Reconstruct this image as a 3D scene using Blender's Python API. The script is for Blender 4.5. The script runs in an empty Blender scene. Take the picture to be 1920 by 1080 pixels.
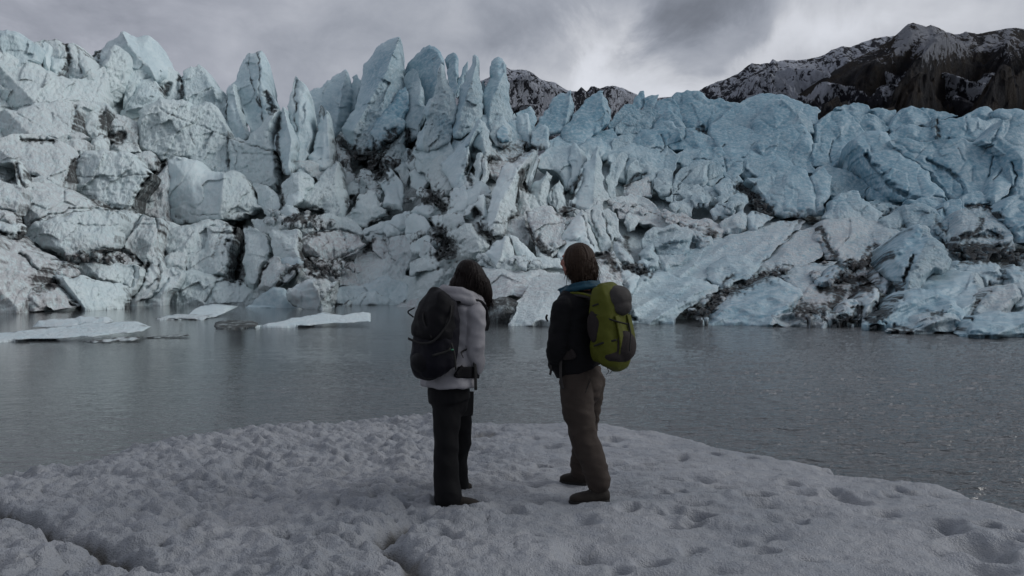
import bpy, math, random
import numpy as np
from mathutils import Vector, Matrix
R = math.radians
scene = bpy.context.scene
col = scene.collection

# ------------------------------------------------------------------ camera
F = 1500.0                 # focal length in pixels of the 1920 px wide photograph
CZ = 2.1                   # eye height above the lake
HOR = 520.0                # horizon row
cam_d = bpy.data.cameras.new('camera')
cam = bpy.data.objects.new('camera', cam_d)
col.objects.link(cam)
cam.location = (0, 0, CZ)
cam.rotation_euler = (R(90) , 0, 0)
cam_d.sensor_width = 36
cam_d.lens = 36 * F / 1920
cam_d.shift_y = -(540 - HOR) / 1920
cam_d.clip_start = 0.1
cam_d.clip_end = 30000
scene.camera = cam

# ------------------------------------------------------------------ light and sky
SUN_EL, SUN_AZ = R(32), R(84)      # azimuth clockwise from straight ahead (+Y)
sd = bpy.data.lights.new('sun', 'SUN')
sd.energy = 1.45
sd.angle = R(36)
sd.color = (1.0, 0.985, 0.965)
sun = bpy.data.objects.new('sun', sd)
col.objects.link(sun)
svec = Vector((math.sin(SUN_AZ) * math.cos(SUN_EL), math.cos(SUN_AZ) * math.cos(SUN_EL), math.sin(SUN_EL)))
sun.rotation_euler = svec.to_track_quat('Z', 'Y').to_euler()

scene.view_settings.view_transform = 'Standard'
scene.view_settings.look = 'None'
scene.view_settings.exposure = 0.0
scene.view_settings.gamma = 1.0
scene.cycles.max_bounces = 5
scene.cycles.diffuse_bounces = 3
scene.cycles.glossy_bounces = 3
scene.cycles.use_denoising = True


class NT:
    """small helper to write node trees"""
    def __init__(self, tree):
        self.t = tree
        self.n = tree.nodes
        self.l = tree.links

    def node(self, typ, **kw):
        nd = self.n.new(typ)
        for k, v in kw.items():
            if k.startswith('i_'):
                nd.inputs[k[2:].replace('_', ' ')].default_value = v
            else:
                setattr(nd, k, v)
        return nd

    def put(self, sock, v):
        if isinstance(v, bpy.types.NodeSocket):
            self.l.new(v, sock)
        elif v is not None:
            sock.default_value = v

    def m(self, op, a, b=None, c=None, clamp=False):
        nd = self.n.new('ShaderNodeMath')
        nd.operation = op
        nd.use_clamp = clamp
        self.put(nd.inputs[0], a)
        if b is not None: self.put(nd.inputs[1], b)
        if c is not None: self.put(nd.inputs[2], c)
        return nd.outputs[0]

    def mix(self, f, a, b, blend='MIX'):
        nd = self.n.new('ShaderNodeMix')
        nd.data_type = 'RGBA'
        nd.blend_type = blend
        self.put(nd.inputs[0], f)
        self.put(nd.inputs[6], a if isinstance(a, bpy.types.NodeSocket) else (*a, 1))
        self.put(nd.inputs[7], b if isinstance(b, bpy.types.NodeSocket) else (*b, 1))
        return nd.outputs[2]

    def rng(self, v, a, b, c=0.0, d=1.0, smooth=True):
        nd = self.n.new('ShaderNodeMapRange')
        if smooth: nd.interpolation_type = 'SMOOTHSTEP'
        self.put(nd.inputs[0], v)
        for i, q in enumerate((a, b, c, d)): self.put(nd.inputs[i + 1], q)
        return nd.outputs[0]

    def noise(self, vec, scale, detail=4, rough=0.55, dist=0.0, scl=None, rot=None, color=False):
        if scl is not None or rot is not None:
            mp = self.n.new('ShaderNodeMapping')
            if scl: mp.inputs['Scale'].default_value = scl
            if rot: mp.inputs['Rotation'].default_value = rot
            self.l.new(vec, mp.inputs[0])
            vec = mp.outputs[0]
        nd = self.n.new('ShaderNodeTexNoise')
        nd.inputs['Scale'].default_value = scale
        nd.inputs['Detail'].default_value = detail
        nd.inputs['Roughness'].default_value = rough
        nd.inputs['Distortion'].default_value = dist
        self.l.new(vec, nd.inputs['Vector'])
        return nd.outputs[1 if color else 0]

    def vor(self, vec, scale, feature='F1', out='Distance', rnd=1.0):
        nd = self.n.new('ShaderNodeTexVoronoi')
        nd.feature = feature
        nd.inputs['Scale'].default_value = scale
        nd.inputs['Randomness'].default_value = rnd
        self.l.new(vec, nd.inputs['Vector'])
        return nd.outputs[out]

    def bump(self, h, strength, dist, normal=None):
        nd = self.n.new('ShaderNodeBump')
        self.put(nd.inputs['Strength'], strength)
        nd.inputs['Distance'].default_value = dist
        self.l.new(h, nd.inputs['Height'])
        if normal is not None: self.l.new(normal, nd.inputs['Normal'])
        return nd.outputs[0]


def material(name):
    m = bpy.data.materials.new(name)
    m.use_nodes = True
    t = NT(m.node_tree)
    b = m.node_tree.nodes['Principled BSDF']
    t.b = b
    return m, t


# overcast sky: Nishita sky behind a procedural cloud deck, laid out by direction
world = bpy.data.worlds.new('World')
scene.world = world
world.use_nodes = True
w = NT(world.node_tree)
bg = world.node_tree.nodes['Background']
sky = w.node('ShaderNodeTexSky', sky_type='NISHITA', sun_disc=False, sun_elevation=SUN_EL, sun_rotation=SUN_AZ)
tc = w.node('ShaderNodeTexCoord')
D = tc.outputs['Generated']
sx = w.node('ShaderNodeSeparateXYZ')
w.l.new(D, sx.inputs[0])
az = w.m('ARCTAN2', sx.outputs[0], sx.outputs[1])
el = w.m('ARCSINE', sx.outputs[2])
# wind-torn coordinates
nz = w.noise(D, 6.0, 6, 0.62, 0.6, color=True)
sn = w.node('ShaderNodeSeparateXYZ')
w.l.new(nz, sn.inputs[0])
azw = w.m('ADD', az, w.m('MULTIPLY', w.m('SUBTRACT', sn.outputs[0], 0.5), 0.22))
elw = w.m('ADD', el, w.m('MULTIPLY', w.m('SUBTRACT', sn.outputs[1], 0.5), 0.12))


def blob(px, py, rx, ry, tilt, amp):
    u0, v0 = math.atan((px - 960) / F), math.atan((HOR - py) / math.hypot(F, px - 960))
    du, dv = w.m('SUBTRACT', azw, u0), w.m('SUBTRACT', elw, v0)
    c, s = math.cos(R(tilt)), math.sin(R(tilt))
    a = w.m('ADD', w.m('MULTIPLY', du, c), w.m('MULTIPLY', dv, s))
    b = w.m('SUBTRACT', w.m('MULTIPLY', dv, c), w.m('MULTIPLY', du, s))
    a = w.m('MULTIPLY', a, F / rx)
    b = w.m('MULTIPLY', b, F / ry)
    q = w.m('ADD', w.m('MULTIPLY', a, a), w.m('MULTIPLY', b, b))
    return w.m('MULTIPLY', w.m('EXPONENT', w.m('MULTIPLY', q, -1.0)), amp)


cl = None
for args in [(1120, 90, 60, 90, -16, .28), (960, 160, 110, 50, 20, .13), (1250, 170, 150, 45, 0, .20),
             (1560, 70, 170, 50, 25, .22), (1850, 20, 220, 40, 0, .13), (1180, 190, 90, 60, 0, .08),
             (1300, 0, 210, 60, 4, -.20), (990, 30, 130, 45, 24, -.11), (1440, 85, 120, 24, 14, -.13),
             (1290, 110, 90, 22, -12, -.06), (1230, 50, 90, 35, 0, -.08), (60, 20, 260, 40, -4, -.09),
             (120, 60, 150, 18, -3, -.05), (650, 30, 160, 26, 10, .03), (1680, 25, 80, 22, 6, -.06),
             (900, -40, 200, 60, 15, -.06), (600, 130, 200, 30, 5, .025), (1040, 110, 40, 30, 10, -.06)]:
    o = blob(*args)
    cl = o if cl is None else w.m('ADD', cl, o)
f1 = w.noise(D, 5.0, 7, 0.55, 0.4, scl=(1, 1, 1.9))
f2 = w.noise(D, 14.0, 6, 0.6, 0.3, scl=(1, 1, 1.6))
cl = w.m('ADD', cl, w.m('MULTIPLY', w.m('SUBTRACT', f1, 0.5), 0.42))
cl = w.m('ADD', cl, w.m('MULTIPLY', w.m('SUBTRACT', f2, 0.5), 0.16))
base = w.m('ADD', 0.42, cl)
# the deck is thick overhead and behind, thin and bright ahead-right above the mountains
hgt = w.m('MULTIPLY', w.rng(el, 0.30, 0.50, 1.0, 1.40), w.rng(el, 0.7, 1.25, 1.0, 0.42))  # unseen band above the view brightened to lift contrast in the water
back = w.rng(sx.outputs[1], 0.45, -0.55, 1.0, 0.80)
lum = w.m('MULTIPLY', w.m('MULTIPLY', w.m('MAXIMUM', base, 0.06), hgt), back)
tint = w.rng(base, 0.2, 0.62)
ccol = w.mix(tint, (0.88, 0.955, 1.13), (0.955, 0.985, 1.065))
lilac = w.rng(azw, -0.1, -0.5)
ccol = w.mix(w.m('MULTIPLY', lilac, 0.35), ccol, (0.95, 0.97, 1.14))
cloud = w.n.new('ShaderNodeVectorMath')
cloud.operation = 'SCALE'
w.l.new(ccol, cloud.inputs[0])
w.l.new(lum, cloud.inputs['Scale'])
ski = w.n.new('ShaderNodeVectorMath')
ski.operation = 'SCALE'
w.l.new(sky.outputs[0], ski.inputs[0])
ski.inputs['Scale'].default_value = 0.10 
final = w.mix(0.965, ski.outputs[0], cloud.outputs[0])
w.l.new(final, bg.inputs['Color'])
bg.inputs['Strength'].default_value = 1.0

# ------------------------------------------------------------------ numpy noise
def _h(ix, iy, s):
    n = (ix.astype(np.int64) * 374761393 + iy.astype(np.int64) * 668265263 + s * 2147483647) & 0xffffffff
    n = ((n ^ (n >> 13)) * 1274126177) & 0xffffffff
    n = ((n ^ (n >> 16)) * 2246822519) & 0xffffffff
    return ((n ^ (n >> 15)) & 0xffffff) / float(0xffffff)


def gn(x, y, s=0):
    """gradient noise about -1..1"""
    ix, iy = np.floor(x), np.floor(y)
    fx, fy = x - ix, y - iy
    u, v = fx * fx * fx * (fx * (fx * 6 - 15) + 10), fy * fy * fy * (fy * (fy * 6 - 15) + 10)
    out = 0
    for dx, wu in ((0, 1 - u), (1, u)):
        for dy, wv in ((0, 1 - v), (1, v)):
            a = _h(ix + dx, iy + dy, s) * 6.2831853
            out = out + wu * wv * (np.cos(a) * (fx - dx) + np.sin(a) * (fy - dy))
    return out * 1.5


def fbm(x, y, s=0, o=4, g=0.5):
    a, t = 1.0, 0
    for k in range(o):
        t = t + a * gn(x * 2 ** k + 17.3 * k, y * 2 ** k - 9.1 * k, s + k)
        a *= g
    return t


def ridged(x, y, s=0, o=4, g=0.5):
    a, t = 1.0, 0
    for k in range(o):
        t = t + a * (1 - 2 * np.abs(gn(x * 2 ** k + 7.7 * k, y * 2 ** k + 3.1 * k, s + k)))
        a *= g
    return t


def worley(x, y, s=0, jit=0.9):
    ix, iy = np.floor(x), np.floor(y)
    f1 = np.full(x.shape, 9.0); f2 = np.full(x.shape, 9.0); cid = np.zeros(x.shape)
    dxy = [np.zeros(x.shape), np.zeros(x.shape)]
    for dx in (-1, 0, 1):
        for dy in (-1, 0, 1):
            cx, cy = ix + dx, iy + dy
            qx = cx + .5 + jit * (_h(cx, cy, s) - .5)
            qy = cy + .5 + jit * (_h(cx, cy, s + 71) - .5)
            d = np.hypot(x - qx, y - qy)
            n1 = d < f1
            f2 = np.where(n1, f1, np.minimum(f2, d))
            cid = np.where(n1, _h(cx, cy, s + 5), cid)
            dxy[0] = np.where(n1, x - qx, dxy[0])
            dxy[1] = np.where(n1, y - qy, dxy[1])
            f1 = np.where(n1, d, f1)
    return f1, f2, cid, dxy[0], dxy[1]


def sstep(x, a, b):
    t = np.clip((x - a) / (b - a), 0, 1)
    return t * t * (3 - 2 * t)


# ------------------------------------------------------------------ object helpers
def mesh_from(name, verts, faces, mat, attr=None, smooth=True):
    """faces: (n,3) or (n,4) int array, or a list of such"""
    me = bpy.data.meshes.new(name)
    if not isinstance(faces, (list, tuple)): faces = [faces]
    faces = [np.asarray(f, dtype=np.int32) for f in faces if len(f)]
    v = np.asarray(verts, dtype=np.float32)
    me.vertices.add(len(v))
    me.vertices.foreach_set('co', v.ravel())
    nl = sum(f.size for f in faces)
    me.loops.add(nl)
    me.loops.foreach_set('vertex_index', np.concatenate([f.ravel() for f in faces]))
    tot = np.concatenate([np.full(len(f), f.shape[1], dtype=np.int32) for f in faces])
    st = np.concatenate([[0], np.cumsum(tot)[:-1]]).astype(np.int32)
    me.polygons.add(len(tot))
    me.polygons.foreach_set('loop_start', st)
    me.polygons.foreach_set('loop_total', tot)
    me.update(calc_edges=True)
    me.validate()
    if smooth: me.polygons.foreach_set('use_smooth', np.ones(len(me.polygons), dtype=bool))
    if attr is not None:
        for k, a in attr.items():
            ca = me.color_attributes.new(k, 'FLOAT_COLOR', 'POINT')
            ca.data.foreach_set('color', np.asarray(a, dtype=np.float32).ravel())
    if mat: me.materials.append(mat)
    return me


def link(name, me, parent=None, loc=None):
    o = bpy.data.objects.new(name, me)
    col.objects.link(o)
    if parent is not None: o.parent = parent
    if loc is not None: o.location = loc
    return o


def tag(o, label, cat=None, group=None, kind=None):
    o['label'] = label
    if cat: o['category'] = cat
    if group: o['group'] = group
    if kind: o['kind'] = kind
    return o


def W(px, py, Y):
    """world point seen at pixel (px,py) of the 1920x1080 photograph at distance Y"""
    return np.stack([(px - 960) / F * Y, Y + 0 * px, CZ - (py - HOR) / F * Y], -1)


# ------------------------------------------------------------------ materials
def ice_material():
    m, t = material('glacier_ice')
    at = t.node('ShaderNodeAttribute', attribute_name='ice')
    sp = t.node('ShaderNodeSeparateColor')
    t.l.new(at.outputs['Color'], sp.inputs[0])
    dirt, dust, blue, rough = sp.outputs[0], sp.outputs[1], sp.outputs[2], at.outputs['Alpha']
    geo = t.node('ShaderNodeNewGeometry')
    P = geo.outputs['Position']
    n1 = t.noise(P, 0.35, 5, 0.6)
    n2 = t.noise(P, 2.6, 6, 0.65, 0.4)
    n3 = t.noise(P, 9.0, 5, 0.7)
    st = t.noise(P, 1.5, 5, 0.65, 0.8, scl=(1.6, 1, 0.35), rot=(0, R(28), 0))
    bl = t.m('ADD', blue, t.m('MULTIPLY', t.m('SUBTRACT', n1, 0.5), 0.7), clamp=True)
    c = t.mix(bl, (0.72, 0.84, 0.85), (0.118, 0.262, 0.350))
    c = t.mix(t.rng(n2, 0.35, 0.75, 0.0, 0.35), c, (0.82, 0.865, 0.875))
    du = t.m('MULTIPLY', dust, t.rng(t.m('ADD', n2, t.m('MULTIPLY', st, 0.6)), 0.55, 0.95), clamp=True)
    c = t.mix(du, c, (0.49, 0.50, 0.515))
    # grime and painted crevice shade: blotches and streaks whose edges break up
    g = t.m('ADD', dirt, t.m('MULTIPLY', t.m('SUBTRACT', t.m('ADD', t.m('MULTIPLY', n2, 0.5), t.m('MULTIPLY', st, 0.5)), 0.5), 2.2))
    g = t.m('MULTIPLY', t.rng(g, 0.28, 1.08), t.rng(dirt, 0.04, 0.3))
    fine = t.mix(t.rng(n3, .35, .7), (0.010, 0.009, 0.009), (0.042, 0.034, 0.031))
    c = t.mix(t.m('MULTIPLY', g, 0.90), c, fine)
    sk = t.m('MULTIPLY', t.rng(n3, 0.62, 0.75), t.m('MULTIPLY', dust, 0.5))
    c = t.mix(sk, c, (0.14, 0.12, 0.11))
    t.l.new(c, t.b.inputs['Base Color'])
    t.b.inputs['IOR'].default_value = 1.31
    t.l.new(t.m('ADD', t.rng(n2, 0.3, 0.7, 0.38, 0.60), t.m('MULTIPLY', g, 0.38)), t.b.inputs['Roughness'])
    t.l.new(t.m('SUBTRACT', 0.5, t.m('MULTIPLY', g, 0.45)), t.b.inputs['Specular IOR Level'])
    h1 = t.noise(P, 3.2, 6, 0.62, 0.5, scl=(1.5, 1.0, 0.55), rot=(0, R(32), 0))
    h2 = t.noise(P, 12.0, 4, 0.6)
    vc = t.vor(P, 2.2, 'F1')
    hh = t.m('ADD', t.m('MULTIPLY', h1, 1.0), t.m('MULTIPLY', h2, 0.16))
    hh = t.m('ADD', hh, t.m('MULTIPLY', vc, 0.10))
    nb = t.bump(hh, t.rng(rough, 0, 1, 0.10, 1.0, False), 0.32)
    t.l.new(nb, t.b.inputs['Normal'])
    return m


ICE = ice_material()


def simple_mat(name, colr, rough=0.8, noise_scale=0, amt=0.3, bump=0, bscale=60, spec=0.3, sheen=0):
    m, t = material(name)
    tcn = t.node('ShaderNodeTexCoord')
    O = tcn.outputs['Object']
    c = colr
    if noise_scale:
        n = t.noise(O, noise_scale, 5, 0.6)
        c = t.mix(n, tuple(x * (1 - amt) for x in colr), tuple(min(1, x * (1 + amt)) for x in colr))
        t.l.new(c, t.b.inputs['Base Color'])
    else:
        t.b.inputs['Base Color'].default_value = (*colr, 1)
    t.b.inputs['Roughness'].default_value = rough
    t.b.inputs['Specular IOR Level'].default_value = spec
    if sheen:
        t.b.inputs['Sheen Weight'].default_value = sheen
    if bump:
        nb = t.bump(t.noise(O, bscale, 3, 0.6), bump, 0.01)
        t.l.new(nb, t.b.inputs['Normal'])
    return m
BASE_DIRT_SHADE = 0.24  # debris on the base mass plus painted shade for the gaps between blocks
# width | dirt with painted crevice shade | groove | line
STAIN_TXT = '''
6|0|1.6|1622,292 1640,322 1662,345 1700,367
3|0|.8|1738,300 1770,318 1800,340
3|.9|.1|64,80 80,75 104,73 120,83 142,83 150,91 162,105
5|.95|.6|124,86 126,110 122,130 112,140
2.5|.8|.3|143,85 146,110 152,138
4|.9|.3|178,104 186,92 184,122
1.5|.5|.15|226,60 240,82 262,110 278,124
1.8|.5|.2|196,128 190,150 180,180
1.3|.5|.2|0,200 20,205 60,196 75,190 120,192 172,190
1.1|.4|.15|60,196 100,215 130,235
1.1|.35|.15|20,205 50,225 80,240
1.6|.6|.2|288,194 310,210 340,225 352,230 384,240 424,252
1.6|.6|.2|352,230 354,245 360,262 368,278
.9|.3|.1|352,232 330,244 300,262 285,272
5|.95|.7|339,138 342,160 343,182
6|.95|.5|300,168 308,176 312,162
9|.9|.5|196,215 193,245 215,258 232,255
6|.75|.4|142,205 138,240
4|.9|.6|100,265 70,262 40,262
6|1.1|1.4|306,306 285,330 270,350 260,372 254,392
5|1|1|146,294 134,315 130,336
1.3|.6|.2|134,331 200,331 268,328 290,315
1.2|.4|.1|122,352 190,358 228,355
4|.6|.3|30,312 38,335 44,350
1.8|.8|.5|0,392 18,395 31,400 32,415
1.8|.8|.5|60,418 85,404 120,400 128,393 180,390 205,384
1.6|.5|.2|110,412 140,420 190,424 255,422 300,420 345,418
4|1|.9|0,437 20,444 42,440 44,420 36,400
1.4|.5|.2|190,424 188,440
1.6|.6|.4|268,402 258,418 248,428
8|.6|.2|170,372 180,380 200,388 225,392
1.6|.7|.5|290,410 296,425 300,450 301,465
3|.6|.2|330,405 345,412 355,420
9|1.15|2.0|450,424 443,450 440,480 437,520
5|.6|.2|424,425 412,450 400,480
3|.8|.6|95,515 75,512 45,482 35,474
3.5|1|1|98,520 118,552 145,576 152,580
9|.85|.2|60,520 70,525 90,525 105,530 70,545
7|.5|.1|112,485 160,472 210,467 255,478
9|.6|.2|110,498 140,495 90,505
4|1|1|276,495 268,520 256,545 240,565 236,575
2|.7|.4|298,497 299,520 275,540
2.5|.5|.4|318,520 300,545 275,565
1.6|.6|.3|250,500 252,520 245,540 232,535
4|.5|.3|345,520 335,550 340,565
2.5|.8|.5|425,522 405,530 385,565
2.2|.9|.6|485,532 490,515 502,495
3|.8|.5|563,440 562,462 566,485
2.4|.9|.3|566,488 590,485 615,490 640,482 668,470 688,460
1.6|.8|.2|610,432 616,455 604,468
1.4|.7|.2|640,432 648,452 652,475
7|.9|.4|575,490 590,505 610,505 600,520
5|.9|.3|520,530 530,515 560,500
5|.8|.3|595,440 575,446 566,452
2|.8|.3|700,440 740,442 775,437
5|.7|.3|700,445 694,460 686,470
5|.5|.2|720,445 725,465 718,480
1.4|.7|.3|728,448 730,470 740,490
2|.8|.5|580,438 600,434 640,432 675,442 690,440
10|1|.8|640,265 655,280 670,290 690,298
10|1|.8|672,290 700,282 725,265 738,252
10|1|1|690,310 705,315 716,330 700,300
5|1|.8|768,262 764,242 770,300
4|.9|.5|526,220 520,250 522,290
5|1|.9|520,300 523,320 524,312
2.2|.8|.6|426,180 424,215 428,250 428,310
2|.9|.25|425,256 450,265 465,273 490,277 514,283
1.5|.7|.2|432,262 445,285 440,318
1.5|.6|.15|430,285 470,288 512,290
2.6|.95|.2|466,102 466,125 472,155 480,180 488,200 494,224
2.4|.95|.2|483,97 486,140 486,180 492,222
2|.9|.1|463,101 484,97 492,96
.9|.5|.1|446,182 460,187 478,184 484,192
6|1|.7|500,175 506,192 512,208
2.6|1|.4|556,150 551,186 557,195 552,225 559,246
2|.8|.2|470,345 478,365 482,382
4|.8|.4|520,345 530,372 530,385
1.2|.5|.1|500,337 516,336
1.2|.4|.1|548,303 575,299 625,298
1.3|.7|.2|450,398 430,402 384,406 355,400
2.2|.8|.5|560,395 580,390 600,392 615,398
7|.9|.3|540,412 560,408 580,412
2|.7|.3|645,405 655,398 665,390
3|.8|.3|690,418 705,410 730,400
1.3|.6|.1|665,348 680,350 697,352
1.2|.5|.1|600,360 630,353 640,352
6|1|.9|660,372 662,375 655,370
9|1|.9|805,375 815,368 825,378 835,385
12|1.05|1|830,440 838,452 845,470 825,478
4|.9|.6|805,412 815,425 830,432
7|1|.8|892,395 900,420 912,435 920,440
2.5|.8|.5|902,425 918,450 925,458
6|.9|.7|877,330 878,310 880,340
6|1|.9|978,325 984,345 985,355
2|.8|.5|968,350 970,380 968,395
12|.6|.2|925,300 945,280 980,275 1000,278 960,300
6|.8|.5|990,430 1010,455 1030,470
2.5|.9|.6|990,400 992,430 1003,460
8|.6|.2|950,415 955,405 970,398
4|.7|.5|1090,330 1070,350 1060,365
3|.8|.5|1095,320 1090,345 1078,370
7|.6|.3|1075,385 1050,400 1065,405
2|.6|.5|1042,335 1035,365 1033,385
2|.8|.5|1109,395 1114,425 1120,445
2|.8|.5|1131,400 1138,430 1150,455
2|.7|.5|1093,405 1100,440 1112,462
1.3|.5|.2|1060,447 1080,452 1105,440
6|.6|.3|1160,450 1180,475 1175,440
10|.8|.6|1120,480 1140,482 1155,505
7|1|.9|1175,500 1195,508 1212,510
5|.9|.5|1309,240 1316,238 1318,246
3|.9|.4|1356,274 1358,272 1355,276
10|1.1|.7|1388,350 1405,356 1418,368
10|1.1|.7|1418,382 1430,388 1440,398
2|.8|.5|1447,400 1455,406
4|.8|.6|1176,350 1188,330 1210,325
2.5|.8|.5|1176,345 1172,320 1178,300
2.5|.8|.6|1219,340 1222,360
1.6|.5|.5|1238,252 1245,265 1243,280 1238,288
1.3|.5|.4|1218,281 1232,278 1244,284
1.6|.5|.5|1262,322 1263,345 1260,375
1.5|.5|.5|1358,300 1360,320
1.5|.5|.5|1393,303 1395,325
1.3|.4|.4|1328,302 1324,330
1.3|.4|.4|1414,268 1400,290 1390,296
1.3|.45|.4|1370,398 1345,380 1328,362
1.3|.45|.4|1300,300 1330,298
1.6|.6|.4|1295,322 1275,345 1265,365
1.8|.7|.2|1165,380 1200,385 1215,396 1240,408 1290,424 1335,437
2|.5|.2|1240,400 1300,412 1340,420
6|.7|.2|1330,430 1345,436 1320,440
1.3|.8|.1|1215,456 1260,457 1330,454
1.6|.6|.4|1224,458 1234,485 1240,505
1.4|.5|.3|1300,430 1315,452
1.4|.5|.2|1180,440 1178,480 1170,470
3|.8|.6|1500,410 1490,430 1478,444 1465,462 1448,478 1422,500
9|.9|.3|1480,408 1510,408 1525,414
6|.95|.5|1535,425 1545,445 1555,468 1568,480
9|.85|.5|1455,512 1425,520 1395,540 1360,550
10|1|.5|1345,560 1330,580 1310,592 1290,590
5|.8|.3|1355,530 1375,518
5|.95|.5|1165,560 1175,585 1190,598
3|.8|.3|1180,600 1195,600
1.6|.7|.3|1462,500 1500,500 1560,492
12|.9|.4|1580,500 1610,500 1640,480 1670,462
12|.9|.4|1570,520 1600,525 1640,530 1600,545
9|.9|.4|1540,540 1580,550 1560,575
9|1|.7|1645,495 1640,520 1645,535
10|1|.9|1680,540 1670,560 1650,590 1640,600
4|1|.9|1712,480 1700,510 1690,540 1690,560
8|.9|.3|1630,465 1660,470 1670,480
10|1|.9|1610,580 1600,600 1575,605
10|.8|.3|1490,578 1520,585 1545,580
12|1.05|.3|1790,465 1840,470 1890,472 1930,480
10|1.05|.3|1810,485 1860,485 1910,490
6|.9|.2|1800,445 1830,435 1840,420 1842,410
6|.8|.2|1790,450 1830,440 1880,445
5|.9|.5|1815,388 1840,385 1865,395 1875,408
4|.9|.4|1758,225 1761,256
2.2|.7|.4|1872,238 1866,260 1858,268
1.6|.8|.6|1862,272 1860,305 1853,340 1848,362
1.8|.8|.7|1898,305 1905,330 1900,355 1890,370
1.3|.6|.5|1882,315 1862,340
1.5|.6|.6|1755,306 1780,320 1800,340 1809,360
1.3|.5|.3|1808,222 1815,245
1.3|.5|.2|1796,280 1808,300
1.3|.6|.5|1562,262 1556,290 1558,305
3|.8|.5|1655,405 1670,395 1680,392
4|.8|.4|1690,425 1705,430
5|.7|.4|1755,410 1765,425 1775,440
3|.8|.4|1765,385 1775,405
4|.8|.6|1850,545 1840,560 1825,580 1820,598
4|.95|.6|1855,530 1858,545
5|.7|.4|1870,522 1890,525 1880,505
4|.9|.4|1800,612 1812,622
6|.9|.3|1745,590 1765,588
9|.9|.3|1700,620 1680,618
'''
ZONE_TXT = '''
60 300 190 90 .45 .0
40 440 120 60 .5 .05
60 540 110 50 .75 .12
190 475 100 28 .5 .25
320 420 120 40 .3 .0
620 490 90 45 .65 .18
600 460 60 30 .4 .0
570 410 60 20 .3 .2
960 300 60 40 .8 .25
660 300 60 40 .4 .35
800 370 70 40 .3 .15
980 420 70 40 .6 .12
1080 430 60 50 .4 .05
1130 400 60 40 .3 .05
1250 405 110 22 .6 .1
1330 430 50 16 .5 .25
1420 450 120 50 .5 .0
1560 440 90 50 .55 .05
1590 530 70 50 .7 .35
1350 560 50 40 .5 .2
1030 540 60 40 .4 .04
960 540 60 25 .7 .2
880 540 60 30 .3 .0
1880 480 80 40 .4 .3
1880 555 60 30 .5 .0
1500 550 60 50 .4 .0
700 460 60 30 .3 .05
1160 520 30 50 .6 .3
'''
RUBBLE_TXT = '''
640 275 740 300 22 46 4 11 .75 .5
690 320 700 380 22 18 5 11 .3 .3
790 360 840 385 18 22 5 12 .45 .3
500 405 620 418 16 34 5 12 .15 .3
560 415 600 420 12 14 4 8 .7 .3
770 430 850 470 16 12 5 11 .4 .2
1350 548 1300 600 14 30 4 10 .7 .5
1360 545 1470 505 9 34 4 9 .6 .5
1540 520 1650 480 20 40 5 11 .5 .6
1500 590 1600 590 12 22 5 11 .6 .6
1390 350 1440 398 12 26 3 8 .9 .3
1780 465 1920 482 14 40 5 12 .8 .3
1170 500 1215 508 8 12 4 8 .7 .4
120 478 250 480 10 30 4 9 .5 .6
560 505 640 500 20 40 4 11 .4 .5
1150 380 1330 425 14 24 6 14 .1 .5
1000 440 1100 400 40 18 8 16 .25 .4
900 480 1010 495 10 14 6 12 .1 .2
1240 360 1400 380 22 26 8 17 .0 .0
860 350 930 400 20 10 7 13 .1 .2
1640 380 1800 430 22 26 8 18 .1 .1
'''
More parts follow.
